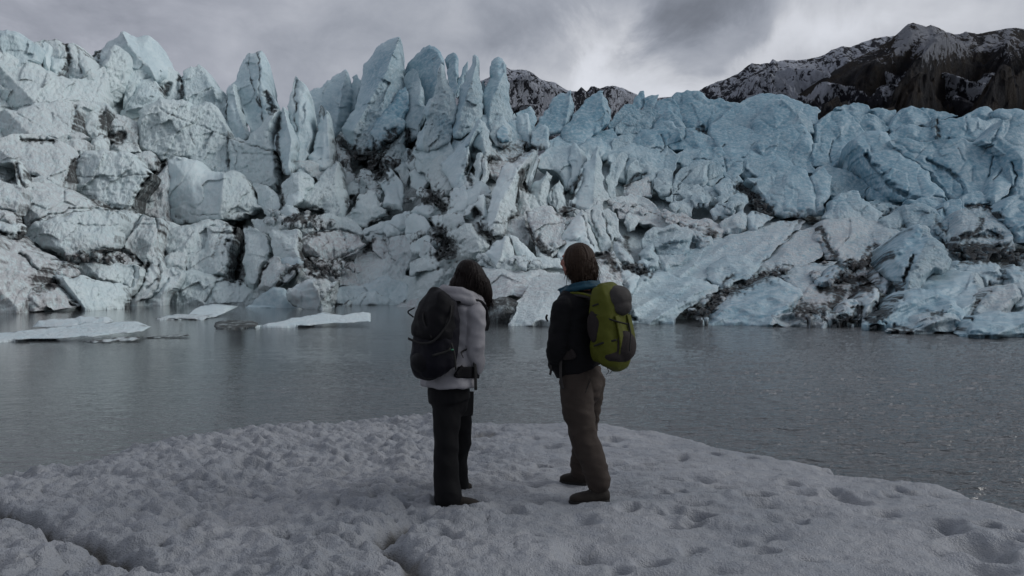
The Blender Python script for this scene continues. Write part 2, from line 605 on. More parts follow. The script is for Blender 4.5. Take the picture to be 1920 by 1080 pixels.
BLOCK_TXT = '''
A1|B=.2 r=.5|-20,60 0,57 13,55 24,58 36,61 45,70 58,76 68,82 62,110 40,118 -20,120
*A2|k=.2 z=1 t=1.2 d=.3|58,84 64,78 80,74 98,75 104,72 110,76 120,83 132,81 142,82 150,90 160,102 168,112 174,126 176,150 150,165 120,170 100,160 70,125 52,105
A2a|z=-.5 r=.4|76,80 84,78 92,92 94,120 92,130 82,128 78,100
A2b|z=-.6 r=.3|94,108 104,98 118,104 122,118 118,132 104,140 94,132
A2c|z=-.5 r=.5|126,92 136,86 146,100 150,128 152,150 126,150
A3|l=.8 b=.22 s=.5 f=.6 d=.2 n=1.2|-20,95 0,92 14,98 30,106 50,108 60,114 75,126 90,132 105,141 125,146 150,148 168,143 195,124 200,150 185,175 175,192 100,205 60,205 0,210 -20,210
A3b|l=.7 b=.22 d=.3 s=.4 f=.6|-20,205 20,206 60,196 100,190 172,190 172,195 148,200 140,225 134,252 100,262 0,270 -20,270
A3c|r=.4|-20,66 0,66 14,72 16,85 4,94 -20,92
A3d|r=.3 B=.2|14,76 24,76 40,88 50,96 48,103 34,104 14,92
A3e|d=.5|52,97 66,102 72,112 78,124 60,118 48,104
*A4|z=2 t=1.1 B=.15 rl=.6 rr=.25 b=.45|168,112 178,95 196,88 212,74 226,60 232,58 245,66 256,70 282,68 290,80 298,95 306,115 312,124 316,140 304,155 270,172 200,182 170,152|228,60 240,82 262,110 280,126 292,150
A5|b=.45 w=.35 f=.4 n=1.3 r=.9|190,125 200,110 208,90 214,84 224,87 236,96 243,112 243,130 238,150 232,164 215,175 205,184 185,182 172,178 178,150
A6|r=.7|240,130 248,118 262,118 272,122 276,138 266,148 256,165 250,185 238,195 230,200 228,170 236,155
A7|r=.7 B=.1|262,148 285,144 292,155 300,170 300,180 285,195 262,202 240,207 222,218 240,190 252,175
A8||284,140 308,130 314,125 325,130 334,140 338,150 340,180 326,186 306,186 300,175 292,160
A9|B=.1 n=1.2|342,185 344,140 352,128 358,124 366,126 372,120 378,124 386,132 396,145 405,160 418,172 425,190 426,225 415,245 400,250 350,205
A10|b=.25 n=1.2 s=.2 f=.5 r=.9 l=.3|288,192 300,182 340,186 354,190 356,200 384,190 396,192 410,215 422,235 430,260 432,285 430,325 384,325 352,300 330,300 320,305 300,305 290,292 262,284 258,250 262,215 258,210
A12|D=.08 d=.2|150,200 172,190 196,192 204,200 200,212 190,225 188,258 176,260 160,256 150,240 145,225
A13|D=.22 d=.5 z=1|190,225 200,212 215,214 235,218 255,228 258,245 255,272 240,278 215,268 200,264 190,250
A14|d=.4 z=-1|110,250 118,246 145,247 165,256 150,262 125,260
A15|d=.3 D=.1|215,268 255,268 262,285 240,287 200,284 205,272
F1|d=.4|115,262 140,258 160,262 168,270 160,280 145,296 130,288 110,276
F2|d=.2|172,262 185,252 198,254 199,284 170,286 164,278
F3|l=.7 b=.2 d=.3 f=.5|-20,262 40,250 100,258 115,265 128,285 143,296 132,315 128,338 115,354 100,350 80,335 50,325 22,305 -20,305
F4|b=.28 s=.5 f=.4 n=1.1 l=.25|150,290 165,282 200,280 240,284 256,292 262,310 285,325 272,345 262,365 252,380 250,399 215,394 165,378 135,364 115,356 120,340 132,330 140,300
F5|d=.4|250,290 262,285 280,282 290,290 296,302 290,314 265,314 255,300
F7|d=.6 k=.2 z=.8|300,305 312,302 318,330 312,360 310,390 314,412 265,400 258,388 275,350
F8|b=.4 rl=.25 rr=.9 l=.25 d=.05|315,300 325,292 345,295 370,300 384,318 410,322 430,320 448,322 460,335 472,350 480,375 492,390 475,398 450,402 415,406 384,409 350,414 320,409 305,404 308,370 312,335|420,322 418,345 412,402
F8b|l=.2 r=.2 z=-.8 B=.15 f=.3|362,345 380,340 412,348 412,372 408,402 362,404 356,375
F9|r=.6|470,345 490,345 510,355 522,370 526,388 515,402 495,396 484,384
F10|l=.8 b=.2 d=.35 s=.2 f=.5 n=1.2|45,345 50,340 100,345 130,355 160,372 200,387 180,394 130,404 90,412 60,419 40,426 30,410 35,380
F11|d=.3|-20,330 20,345 42,352 38,385 32,400 20,399 -20,390
F11b|D=.25|22,305 34,300 45,320 48,350 40,356 30,335
F12|d=.3|48,330 80,328 100,345 108,356 60,350
F13|d=.5|-20,390 10,394 30,402 34,420 -20,420
F14|z=-1|-20,413 0,415 36,418 42,425 40,438 20,444 0,437 -20,432
F15|b=.3 l=.4 n=1.2 f=.5|55,425 65,415 90,410 120,408 150,398 200,392 225,398 228,412 214,432 214,455 200,470 165,476 140,486 110,476 80,466 48,452 46,430
F16|d=.1|225,392 250,392 270,402 262,420 235,460 212,465 212,430 225,410
F17|d=.3 n=1.2|270,402 300,408 302,420 295,440 290,465 300,490 312,505 290,505 262,486 235,466 240,445 262,418
F18|d=.1 n=1.2|300,420 310,415 330,425 384,412 425,420 430,425 420,445 405,460 390,475 350,488 312,480 300,450
F19|d=.3 D=.05|310,480 330,470 350,480 345,505 320,507 305,495
L1|l=.8 b=.2 d=.5 f=.5|-20,440 30,450 55,470 65,475 90,495 72,512 62,530 50,550 48,565 20,582 -20,588
L2|d=.3 l=.7|35,480 60,472 85,475 110,490 140,497 120,508 95,524 75,514
L2b|d=.4 l=.8|5,448 40,440 46,452 58,462 40,476 20,470
L3|l=.6 d=.7 b=.25|-20,565 20,562 45,560 60,540 80,530 100,535 110,548 130,565 150,580 100,582 60,585 -20,595
L4|b=.5 rl=.05 rr=.7 d=-.2 z=-1 t=.6|95,520 110,515 125,520 150,515 180,525 200,528 220,530 232,535 238,550 234,576 215,576 180,580 155,581 140,570 118,553 105,535|116,517 130,540 150,565 160,580
L5|b=.3|135,500 155,492 180,492 220,492 250,495 262,502 262,520 250,545 238,552 225,534 190,531 175,519 150,512
L6|D=.12 d=.8|85,510 95,500 120,495 135,500 145,519 120,519 98,524
L7|l=1 d=.8 D=.1|110,480 160,470 210,465 250,475 262,495 200,497 150,497 120,492
L8|d=.5 D=.06 r=.4|262,505 275,493 290,496 297,520 290,540 265,560 250,576 235,576 240,560 255,540
L9|d=.3 r=.4|297,520 310,505 330,500 340,510 332,530 318,545 300,574 270,576 255,576 275,550
L10|b=.25 n=1.1 l=.7 f=.6|325,505 345,508 380,512 400,515 430,525 460,530 480,538 500,548 490,562 460,571 384,574 330,573 300,575 320,545
M1|d=.2 n=1.1|384,424 430,422 445,425 440,445 432,465 435,490 430,524 400,520 350,515 345,490 350,478 384,465
M3|n=1.1 b=.4 s=.3|455,424 470,424 490,435 502,448 505,470 502,490 490,505 484,534 475,539 462,532 458,480 458,440
M4|n=1.2|500,435 520,430 560,430 560,445 558,465 565,480 572,494 545,504 520,499 512,475 508,455
M5|d=.4 D=.05|490,505 505,485 520,480 526,495 545,500 552,502 535,530 505,545 484,540
M5b|B=.3 r=.1|523,484 560,482 572,490 560,505 535,510 524,500
M6|d=.7 b=.3 n=1.2 k=.9|562,445 575,438 610,432 635,430 670,440 685,458 670,472 640,487 610,492 585,484 565,484 560,465
M7|l=1 d=.6 D=.1 k=.8 n=1.2|570,490 600,482 640,485 680,475 710,480 745,514 720,524 690,534 655,539 630,539 600,524 575,509
M8|l=.9 d=.2 n=1.1|668,478 700,472 725,485 740,495 765,502 760,524 700,534 660,534
*M9|z=-3.0 b=.5 d=.3 D=.17 r=.4 k=.1 n=1.2 t=.8 q=0 l=0|540,540 536,550 540,565 552,575 580,583 605,586 620,580 630,562 632,545 636,525 620,530 610,522 595,515 585,522 570,526 560,532|585,530 600,560 605,585
*M10|n=.5 z=-1.5 r=.05 B=.25 f=.4 d=-.2 b=.3 l=.1|452,586 470,570 490,550 505,543 530,540 535,548 545,565 560,577 585,587
M11|l=.6 b=.2 B=.15 r=.4 f=.5|630,545 665,535 700,525 720,515 730,518 760,530 768,560 745,576 700,574 650,574 632,569
M11b|l=.5 B=.15 r=.4 z=-1|655,566 680,548 705,545 730,560 748,574 700,575 655,574
*M12|z=-3 D=.45 k=0|640,580 646,568 655,561 660,566 658,580 650,584
*M13|z=-3 D=.1 k=0 r=.3|612,585 618,572 626,571 630,580 626,586
N1|l=1 b=.15 n=1.1 r=1 f=.4|725,520 780,510 820,503 850,500 860,512 848,545 800,563 768,573 750,568 730,539
N2|d=.8 D=.1|740,575 768,562 800,554 815,565 810,590 780,590 755,580
N3|l=.9 d=.3 n=1.1 f=.5|895,500 930,502 960,508 985,510 1010,502 1050,510 1045,530 1000,555 940,562 915,574 895,575
*N4|D=1 z=-1.5 b=.5 k=.2 n=.6|862,590 880,572 905,566 930,560 955,558 972,568 965,585 950,605 925,603 890,600
*N5|l=.7 b=.35 n=1.1 d=.15 z=-1 t=.5|968,565 990,535 1000,520 1025,512 1060,515 1085,530 1090,600 1060,612 1000,613 950,608 965,590
N6|b=.5 r=.9 d=.05|905,475 925,455 945,442 952,442 958,455 965,480 973,499 935,504 925,494|948,443 940,470 930,500
N7|r=.5|955,440 975,452 1000,475 1010,489 990,496 975,496 965,470
N8|b=.5 r=1 n=1.1|840,445 855,430 875,418 890,425 905,445 918,460 905,479 890,482 870,479 850,450
N9|r=.4|768,455 790,445 830,440 836,450 830,466 800,474 768,469
N10|r=.7|768,492 800,487 830,482 855,485 860,504 820,509 790,509 768,514
N11|b=.4|886,504 903,478 915,490 928,504
N12|n=1.2 l=.8|950,498 990,490 1010,482 1030,480 1050,485 1055,504 1000,509 960,512
N13|b=.35 rl=.1 rr=.8|1045,474 1060,430 1080,405 1090,392 1100,400 1108,425 1115,445 1128,474 1110,484 1050,484|1091,394 1095,420 1100,445 1118,470
N14|n=1.1|1095,395 1120,375 1130,385 1135,410 1148,430 1150,450 1140,474 1125,469 1110,430 1100,410
N15||1128,395 1140,390 1155,400 1160,425 1165,454 1145,444 1138,415
N16|D=.12 d=.6 n=1.2 z=-2|1110,478 1125,472 1140,470 1155,490 1165,520 1172,555 1175,600 1120,604 1112,520
N17|d=.2|1150,455 1165,440 1175,460 1185,480 1195,500 1178,506 1160,490
N18||1140,480 1150,470 1162,490 1170,510 1165,525 1152,505
N19|r=.3 z=-1|1160,512 1175,505 1192,508 1200,520 1195,545 1175,550 1160,540
*N20|r=.3 z=-2|1163,528 1172,518 1185,520 1194,532 1188,545 1170,548
C0|B=.2|880,240 905,215 960,225 1000,235 1000,262 960,272 900,268
*C1|z=3 b=.35 r=.08 f=.3 B=.15 t=1.0 n=.8|750,155 762,125 768,115 780,102 795,88 805,84 815,87 826,97 832,110 833,140 828,160 822,200 800,232 770,232 755,200
*B1|z=1 b=.35 r=.35 B=.15 d=-.1 n=.9|432,160 443,150 450,125 455,115 463,102 468,99 484,96 491,95 493,110 495,150 500,165 515,190 525,205 530,230 520,262 480,257 470,245 455,205 445,185
*B2|z=-1 r=.3 B=.05|424,175 430,160 440,157 444,180 448,205 455,230 470,250 455,264 435,262 425,230 420,200|436,160 444,200 460,250
B4|b=.25 l=.25 f=.4 n=.9 s=.2|430,258 465,262 480,245 495,225 512,205 524,205 512,240 514,275 518,300 522,340 520,352 505,356 470,350 445,338 432,330 430,290
B4b|z=-.6|475,262 480,245 495,225 508,208 516,215 508,240 512,280 490,274
*B5|z=-2 b=.5 B=.1 rl=.05 rr=.6|523,215 530,200 537,205 540,228 545,232 550,245 553,280 548,300 546,322 530,318 522,290 512,272 525,240|532,203 540,240 546,262 540,315
*B6|z=0 r=.4 B=.05 s=.15 b=.4|538,200 545,175 550,155 555,141 558,146 572,158 578,170 581,195 582,240 578,290 560,314 548,305 545,250 540,225
*B7|z=-2 b=.5 rl=.1 rr=.9|588,284 592,255 598,232 600,225 603,214 607,222 612,205 616,210 620,240 625,260 628,290 626,306 575,306 578,292|613,206 614,240 618,300
*B8|D=.7 z=1|598,214 600,200 602,197 606,200 608,218 608,236 598,236
*B9|z=5 b=.35 rl=.1 rr=.5 B=.1|560,190 580,172 600,165 614,150 620,150 630,140 648,130 651,133 654,150 660,165 655,200 640,240 630,262 600,252 585,220|650,132 640,180 628,250
*B10|z=3 r=.3|655,160 660,145 669,138 677,150 676,175 668,200 650,220 652,180
*B11|z=0 b=.42 rl=.08 rr=.95 B=.1 n=1.1 t=1.0|640,240 655,215 675,165 680,130 684,118 695,107 705,90 714,82 735,72 749,69 751,95 755,120 757,145 762,165 766,200 766,232 760,252 745,267 700,284 660,288 640,268|749,70 738,98 731,115 724,135 705,165 690,195 662,245
B11b|z=-3.2 r=.05 f=.3 B=.2 b=.35|672,266 690,235 720,205 745,172 760,163 766,185 764,210 755,230 735,257 700,279
B11c|z=-4.2 r=.05 f=.3 B=.1 b=.3|695,245 715,218 735,213 760,226 755,242 730,264 705,277
*C2|z=-1 b=.4 r=.6|757,150 765,135 775,128 783,135 788,155 795,180 798,200 795,215 785,242 765,264 755,242
*C3|z=-3 b=.42 rl=.3 rr=1 n=1.3|800,195 815,165 820,135 826,117 833,130 840,150 846,165 852,175 854,190 852,230 848,252 835,266 800,280 778,276 790,245 800,225|826,118 818,150 805,200 792,260
C3b|z=-5 r=.05 B=.3|808,238 818,218 828,205 826,228 810,258 804,262
C3c|z=-5 n=1.2|770,285 782,262 795,240 806,228 808,250 800,275 790,290
*C4|z=2 b=.5 r=.2 B=.15|833,112 842,102 850,98 855,100 858,120 860,140 858,165 852,185 845,168 840,145 838,135 842,118 836,116
*C5|z=3 b=.4 r=.1|856,178 858,150 866,135 873,120 877,110 876,130 868,150 860,170
*C6|z=-1 b=.45 rl=.05 rr=1 n=1.2 B=.05|850,228 855,200 862,170 872,145 880,130 885,120 886,105 890,102 897,107 899,115 897,140 903,165 905,185 905,217 895,239 870,250 850,254|894,104 892,125 884,150 875,175 866,205 856,250
*C7|z=-1 b=.45 rl=.05 rr=1 n=1.2 B=.08|905,190 912,160 918,130 926,110 934,106 942,110 950,122 952,150 955,180 962,210 958,232 940,244 920,240 908,217|944,112 946,135 932,165 920,190 916,238
C8|r=.1|903,155 908,150 911,165 908,200 903,200
C9|n=1.2 z=-3|918,237 930,225 943,216 952,230 960,245 962,264 945,274 925,266 918,252
C9b|z=-4.6 D=.05 B=.35 r=.05 b=.1|932,258 936,240 944,234 952,242 955,260
C11|z=-1|952,235 965,212 975,235 972,259 962,256
*C12|z=1 r=.2 B=.1|966,212 985,205 995,199 1003,215 1007,225 1000,244 980,250
*C13|z=-1 b=.5 rl=.1 rr=.8|968,222 980,215 990,213 993,225 996,245 999,266 985,274 975,254|990,214 990,240 992,270
*C14|z=0 b=.4 rl=.1 rr=.8 B=.1|1030,200 1035,185 1050,175 1070,168 1074,190 1076,210 1070,232 1050,244 1005,249 1000,242 1018,217|1070,169 1067,195 1058,240
*C15|z=0 b=.35 rl=.15 rr=.8 B=.1|1050,254 1070,227 1085,205 1100,185 1120,172 1131,170 1140,190 1146,208 1140,234 1100,264 1060,274|1130,171 1129,195 1135,212 1130,235
*C16|z=-3 b=.4 rl=.1 rr=.8|996,247 1010,238 1022,233 1030,242 1031,279 1010,276 995,269|1025,236 1027,275
C17|l=.9 B=.15 r=.4 n=1.1|1030,262 1060,248 1100,250 1150,240 1160,262 1150,290 1120,300 1060,290 1035,285
*D1|z=1 r=.2 b=.5|1182,205 1190,183 1200,171 1207,170 1209,180 1205,202 1198,214 1188,212
*D2|z=1 r=.4 b=.5|1206,184 1222,178 1236,176 1232,185 1230,200 1226,217 1210,214
D3|B=.1 b=.3|1140,238 1155,212 1168,200 1182,195 1200,206 1225,203 1240,215 1232,237 1200,254 1150,259
D3b|b=.45 z=-1|1150,250 1165,225 1180,212 1205,208 1222,200 1228,218 1222,238 1200,252
D4|r=.2|1225,217 1232,190 1245,185 1258,182 1270,195 1278,217 1275,239 1250,236 1235,229
D5|b=.3 r=.15 f=.4 z=1|1260,180 1265,175 1285,170 1300,170 1320,175 1345,185 1365,190 1388,195 1382,217 1345,244 1310,244 1285,239 1272,217 1262,197
D5b|r=.3 l=.7|1335,205 1350,196 1370,198 1388,195 1380,215 1350,240 1330,245
D6|b=.25 f=.5 r=.25 l=.7|1330,249 1370,203 1388,193 1412,180 1428,175 1450,176 1480,182 1505,192 1524,200 1540,208 1535,234 1500,244 1420,269 1380,274 1345,266
D7|b=.35 rl=.15 rr=.9 z=-1|1410,250 1428,208 1448,190 1470,185 1490,200 1510,215 1520,225 1528,249 1500,254 1430,264|1465,187 1485,205 1505,230 1515,248
D8|b=.4 z=-1 n=1.1|1225,244 1240,215 1255,205 1268,215 1280,228 1290,242 1270,249 1235,254|1256,206 1268,225 1284,242
D9|b=.4 z=-1|1185,266 1210,242 1240,228 1262,228 1285,240 1278,264 1240,279 1200,279|1262,229 1272,245 1276,262
I1|l=.5|1148,264 1180,250 1200,248 1240,250 1245,262 1243,279 1210,291 1170,298 1148,285
I0|l=.5 r=.4|1140,290 1165,278 1210,276 1250,270 1275,290 1262,325 1215,335 1160,335
I2|l=.5 r=.4|1245,257 1270,246 1290,240 1305,240 1330,255 1350,272 1342,289 1300,291 1260,281
I2b|l=.5 r=.4 z=-1|1255,300 1270,288 1300,280 1330,275 1352,274 1360,290 1330,305 1280,310
I3|l=.7 b=.15 f=.6 r=.35|1330,247 1400,240 1440,255 1500,240 1520,255 1528,294 1500,309 1450,306 1400,306 1350,291
I4|b=.35 r=.3 l=.5|1420,270 1450,247 1480,236 1498,233 1512,240 1520,252 1526,275 1528,304 1500,314 1450,306 1430,292
I5|l=.7 r=.35|1275,290 1320,279 1400,279 1440,294 1470,314 1440,329 1390,326 1350,311 1300,316
I5b|l=.6 r=.35|1400,300 1440,292 1480,300 1520,305 1530,320 1500,330 1440,335 1410,325
I6|r=.4|1320,314 1335,300 1345,300 1357,320 1357,332 1330,349 1318,339
I7|r=.4|1357,312 1370,302 1392,303 1395,322 1382,339 1360,334
I8|b=.4|1260,349 1290,312 1320,300 1332,302 1328,339 1310,354 1290,374 1265,374
I8b|b=.4 z=-.6|1295,330 1312,305 1330,300 1350,306 1356,322 1335,335 1310,345
I9|b=.45|1225,339 1235,320 1250,315 1262,322 1265,345 1260,369 1240,366 1226,354
I10||1203,322 1212,308 1230,312 1232,322 1226,340 1222,366 1212,364
I11|n=1.2|1148,304 1165,285 1176,290 1172,310 1160,335 1155,369 1140,369 1135,339
I12|n=1.2|1172,344 1180,310 1192,297 1198,305 1207,308 1214,325 1200,337 1180,344
I13|D=.1 d=.7|1170,347 1205,335 1215,330 1222,369 1200,374 1170,366
I14|r=.5|1300,362 1325,347 1345,355 1345,370 1330,389 1300,384
I15|r=.5|1340,347 1365,332 1380,355 1400,365 1405,380 1390,399 1375,389 1360,374
I16|r=.4|1372,342 1385,328 1395,340 1390,352 1378,356
I17|l=.5 r=.4|1400,332 1440,320 1475,320 1500,332 1520,352 1525,389 1510,404 1475,404 1450,399 1440,379 1425,359
I18|b=.45 r=.2 f=.4|1468,394 1465,350 1475,325 1495,315 1512,320 1525,345 1532,370 1532,399 1500,404
I18b|r=.2 l=.4|1520,330 1545,312 1560,330 1555,370 1545,400 1525,400
I19|b=.5|1258,388 1265,375 1295,370 1302,385 1297,402 1270,404
I20|r=.5|1332,394 1345,381 1360,380 1380,395 1370,409 1340,409
I21|b=.5|1348,419 1375,402 1393,391 1400,405 1398,429 1380,436 1355,434
I22|r=.3|1398,404 1410,395 1435,402 1452,407 1430,424 1405,431
I23|r=.8|1170,419 1178,398 1192,403 1200,412 1190,427 1178,430
I24|b=.35 n=1.1 r=.9|1203,450 1212,435 1225,425 1260,420 1290,424 1302,436 1296,455 1288,477 1260,486 1225,480 1205,464
I25|l=.8 d=.4 n=1.2 k=.9|1145,376 1180,362 1200,366 1230,385 1270,400 1330,410 1368,432 1350,444 1320,441 1280,430 1220,420 1160,410
I26|d=.2|1290,430 1315,432 1335,445 1340,460 1310,462 1296,455
I27|b=.4|1198,475 1212,462 1225,456 1235,480 1242,504 1225,508 1205,496
I28|r=.3 b=.5|1196,490 1206,483 1222,495 1228,507 1218,514 1202,502
I29|d=.2|1230,480 1260,476 1290,475 1280,490 1250,505 1238,500
O1|l=1 b=.10 f=.4 r=.55 d=.1 k=.3|1220,512 1250,492 1290,467 1320,455 1340,445 1370,438 1430,425 1480,415 1500,410 1512,415 1484,440 1459,460 1444,482 1424,504 1384,524 1350,536 1320,544 1290,526 1250,521
O1b|l=.8 b=.25 r=.5 k=.1 z=-1|1330,500 1360,480 1390,478 1410,490 1430,486 1422,506 1390,524 1350,534 1330,525
O2|l=.75 b=.3 f=.2 r=.5 k=.1 n=.9|1175,606 1172,560 1185,545 1205,515 1240,510 1290,518 1330,530 1350,535 1345,547 1320,562 1290,577 1272,592 1264,608 1200,609
O4|l=1 b=.15 f=.4 d=.3|1350,534 1420,502 1450,482 1480,452 1500,430 1525,426 1545,440 1545,462 1515,494 1475,506 1425,521 1370,549
O5|l=.6 b=.3 f=.2 r=.35 k=0 n=.8 B=.1|1322,609 1335,590 1360,565 1385,545 1405,540 1420,533 1440,520 1460,520 1500,540 1508,555 1495,570 1485,585 1455,602 1448,612
O6|l=.9 b=.15 d=.2 r=.6|1455,520 1490,500 1540,495 1570,490 1560,510 1530,535 1505,550 1480,535
K1|b=.45 f=.2 w=.4 r=.15 k=.1 B=.15 z=-4 l=.5|1598,262 1620,250 1640,245 1655,246 1670,260 1685,278 1710,300 1740,320 1760,350 1778,370 1770,376 1700,372 1660,349 1640,324 1620,297 1605,277
K2|b=.3 r=.2 k=.2 B=.1 l=.3|1668,264 1700,258 1800,258 1845,262 1862,270 1885,290 1895,310 1900,340 1890,369 1860,378 1810,374 1775,362 1750,324 1710,300 1690,282
K2b|b=.35 r=.2 k=.1 z=-1.5|1735,275 1745,267 1780,272 1850,268 1862,290 1855,340 1848,366 1812,366 1808,345 1790,322 1750,300
K2c|b=.4 r=.2 z=-2|1862,330 1880,312 1894,308 1900,335 1888,366 1865,380 1852,372 1855,350
K3|r=.15|1668,252 1690,235 1710,233 1745,238 1757,261 1700,264 1666,266
K4|r=.2 b=.3|1755,218 1762,226 1790,222 1820,220 1870,222 1890,230 1862,249 1842,262 1760,261 1752,242
K5|b=.3 r=.3 l=.3|1838,262 1870,242 1880,225 1900,222 1940,230 2000,240 2000,390 1940,390 1905,378 1898,334 1885,290 1860,270
K6|B=.05 r=.2|1950,206 2060,210 2060,240 1950,238
E1|r=.2 b=.35|1530,234 1545,218 1560,208 1580,207 1595,215 1605,228 1622,247 1600,264 1560,276 1530,268
E2|r=.3|1565,203 1580,198 1600,192 1618,194 1630,200 1630,219 1610,224 1585,214
E3|r=.5|1590,217 1630,212 1655,225 1668,240 1650,254 1620,252
E4|r=.3|1630,205 1655,202 1680,206 1682,229 1650,230
E5|b=.4 r=.15|1668,239 1680,217 1695,203 1709,198 1725,204 1740,215 1757,230 1750,242 1700,244 1675,252
E6|r=.3|1725,203 1750,205 1775,210 1798,218 1760,229 1735,219
E7|b=.4 r=.15|1796,221 1820,210 1835,202 1848,199 1860,206 1872,215 1890,222 1850,229 1800,229
E8|r=.2|1860,208 1880,203 1905,203 1940,204 2000,206 2000,244 1940,240 1900,234 1870,220
K7|b=.35 r=.5|1525,352 1536,312 1550,308 1575,315 1600,325 1625,340 1632,355 1622,368 1590,371 1560,366 1536,376
K8|b=.3 r=.2|1526,268 1560,272 1590,264 1605,280 1630,312 1600,322 1560,316 1526,311
K8b|r=.2 B=.7 z=1|1600,270 1612,290 1640,325 1660,350 1690,370 1660,372 1630,350 1600,325 1590,290
K9|b=.5|1554,354 1570,330 1585,330 1592,350 1580,369 1560,374
K10|r=.4|1630,349 1660,357 1690,370 1702,382 1680,396 1650,381 1635,371
K11|b=.4 n=1.1|1694,384 1720,378 1745,388 1765,405 1778,427 1765,450 1740,451 1715,436 1700,409
K12|b=.4 n=1.1|1650,414 1670,402 1690,393 1702,407 1720,422 1705,446 1660,440
K13||1628,378 1650,372 1682,394 1667,406 1640,399
*K14|z=-2 b=.5 r=.5|1545,408 1552,400 1560,375 1575,365 1600,356 1610,358 1615,372 1630,380 1640,390 1656,400 1645,418 1600,416 1570,412
K15|l=.8 b=.25 d=.3 n=1.1 f=.5 k=.2|1530,446 1545,412 1580,398 1620,400 1660,420 1700,440 1692,459 1662,470 1620,482 1580,492 1555,480 1543,455
K16|d=.3 D=.04 n=1.2 k=.3|1788,446 1798,415 1800,395 1830,385 1850,385 1870,400 1885,420 1900,445 1905,464 1840,470 1788,465
K17|r=.3|1798,384 1810,365 1840,360 1858,378 1830,390 1798,396
K18|r=.2 B=.1 l=.3|1868,399 1890,375 1940,360 2000,350 2000,460 1940,450 1900,430 1885,414
K19|r=.3|1700,374 1770,372 1780,385 1792,402 1782,430 1765,404 1740,389
K20|r=.3 B=.1|1770,380 1800,372 1805,400 1795,430 1780,445 1768,420
*P1|b=.4 n=1.1 r=.5 z=-2 t=.7|1673,472 1690,455 1705,440 1710,425 1720,420 1735,422 1745,430 1750,445 1765,455 1775,470 1785,487 1780,504 1765,516 1740,520 1720,545 1700,560 1690,525 1678,492|1722,424 1740,445 1728,470 1705,510 1700,550
P3|r=.3 b=.35|1760,514 1785,492 1810,490 1850,488 1872,495 1882,510 1880,529 1850,534 1800,519
P4|r=.4|1876,504 1900,495 1920,505 1960,510 1960,536 1890,536
P5|l=.7 b=.35 n=1.1 r=.6 k=.1|1700,565 1715,540 1725,512 1745,500 1752,510 1765,512 1800,507 1830,510 1845,535 1849,547 1837,564 1825,580 1817,606 1790,600 1760,585|1820,512 1832,545 1815,590
*P6|l=.5 b=.3 f=.15 r=.25 k=0 B=.1 z=-1.5 n=.8|1624,613 1650,590 1680,560 1700,545 1725,540 1755,542 1770,550 1790,560 1805,580 1817,604 1812,614 1700,616
*P7|z=-1.8 b=.4 n=1.1 r=.6 d=.3|1664,622 1690,614 1714,607 1720,592 1745,585 1770,582 1790,588 1800,600 1812,607 1802,622 1750,624 1700,624
*P8|b=.35 f=.3 r=.3 k=0 B=.1 z=-1|1803,629 1815,605 1830,592 1860,590 1875,583 1890,588 1940,590 2010,592 2010,632|
P9|b=.4 d=.2 n=1.1 f=.4|1818,602 1830,570 1850,550 1870,535 1900,532 1910,540 1917,555 1902,572 1892,594 1850,598
P10|d=.1|1893,539 1920,530 1960,535 1960,596 1905,594 1900,572 1914,555
P11|l=1 d=.7 D=.15 n=1.4 b=.12|1495,555 1510,535 1540,512 1580,492 1620,477 1660,462 1682,457 1680,492 1652,514 1642,534 1622,554 1602,584 1570,596 1530,601 1490,596
P12|B=.2 r=.2 z=-1|1528,529 1570,495 1590,492 1582,512 1545,534
P13|r=.2 d=.4 z=-1|1647,512 1655,495 1665,495 1675,515 1673,532 1662,549 1652,539
P14|r=.3 d=.3 z=-1|1613,562 1625,540 1640,535 1649,547 1641,572 1630,604 1615,604
P15|r=.4 d=.4 z=-1|1573,604 1580,570 1600,560 1613,572 1613,599 1600,611
*P16|z=-1 d=.5 D=.06 n=1.2|1443,609 1450,590 1470,588 1500,590 1540,593 1560,607 1550,615 1480,615
H0|B=.1 l=.7 r=.6|850,262 880,250 960,262 990,265 980,290 900,300 840,300
H1|b=.4 rl=.05 rr=.9 B=.1|828,304 860,272 880,250 897,230 907,238 900,250 888,262 879,275 877,300 874,320 873,349 855,354 838,334|895,234 882,262 877,280 872,345
C10|n=1.2 z=-2 b=.4|872,262 884,244 893,227 899,222 908,228 918,245 922,267 920,290 910,294 895,278 885,270|900,224 902,250 908,285
H2|n=1.2 D=.05|888,259 900,242 915,250 924,270 926,287 920,297 905,289 895,279
H3|l=1 D=.14 d=.9 k=.2 n=1.2|913,320 930,282 945,262 980,265 1012,275 1002,287 972,302 947,322 930,336
H4|r=.7 b=.5|885,344 887,310 895,287 905,286 907,310 900,339
H5|n=1.2 b=.5|897,352 903,300 908,290 916,293 919,322 909,349
H6|b=.4 rl=.1 rr=1 n=1.3 z=-1.5|914,394 925,352 940,312 975,290 1000,280 1010,285 1000,300 985,315 979,330 971,350 966,380 963,407 952,417 946,436 920,438 914,414|1000,282 975,312 957,345 937,380 922,430
H7|r=.7 b=.5|978,312 990,295 1010,278 1013,300 1000,322 995,345 1006,369 986,369 980,342
H8|b=.5 rl=.1 rr=1 n=1.3|985,368 1000,342 1025,320 1036,330 1031,350 1029,384 1018,389 1000,376|1028,322 1015,345 1005,375
H9|b=.35 r=.3 B=.1|1008,314 1012,290 1030,275 1060,268 1070,270 1085,278 1097,287 1098,302 1090,332 1080,359 1060,349 1045,324
H9b|r=.7 n=1.3 z=-1|1065,300 1072,272 1080,268 1098,285 1100,296 1090,325 1078,358 1065,350|1082,270 1092,300 1078,350
*H10|b=.4 n=1.3 r=1 z=-1.5|1072,384 1085,332 1095,307 1110,290 1120,272 1126,278 1128,320 1132,350 1144,374 1120,384 1090,391|1121,274 1115,310 1110,385
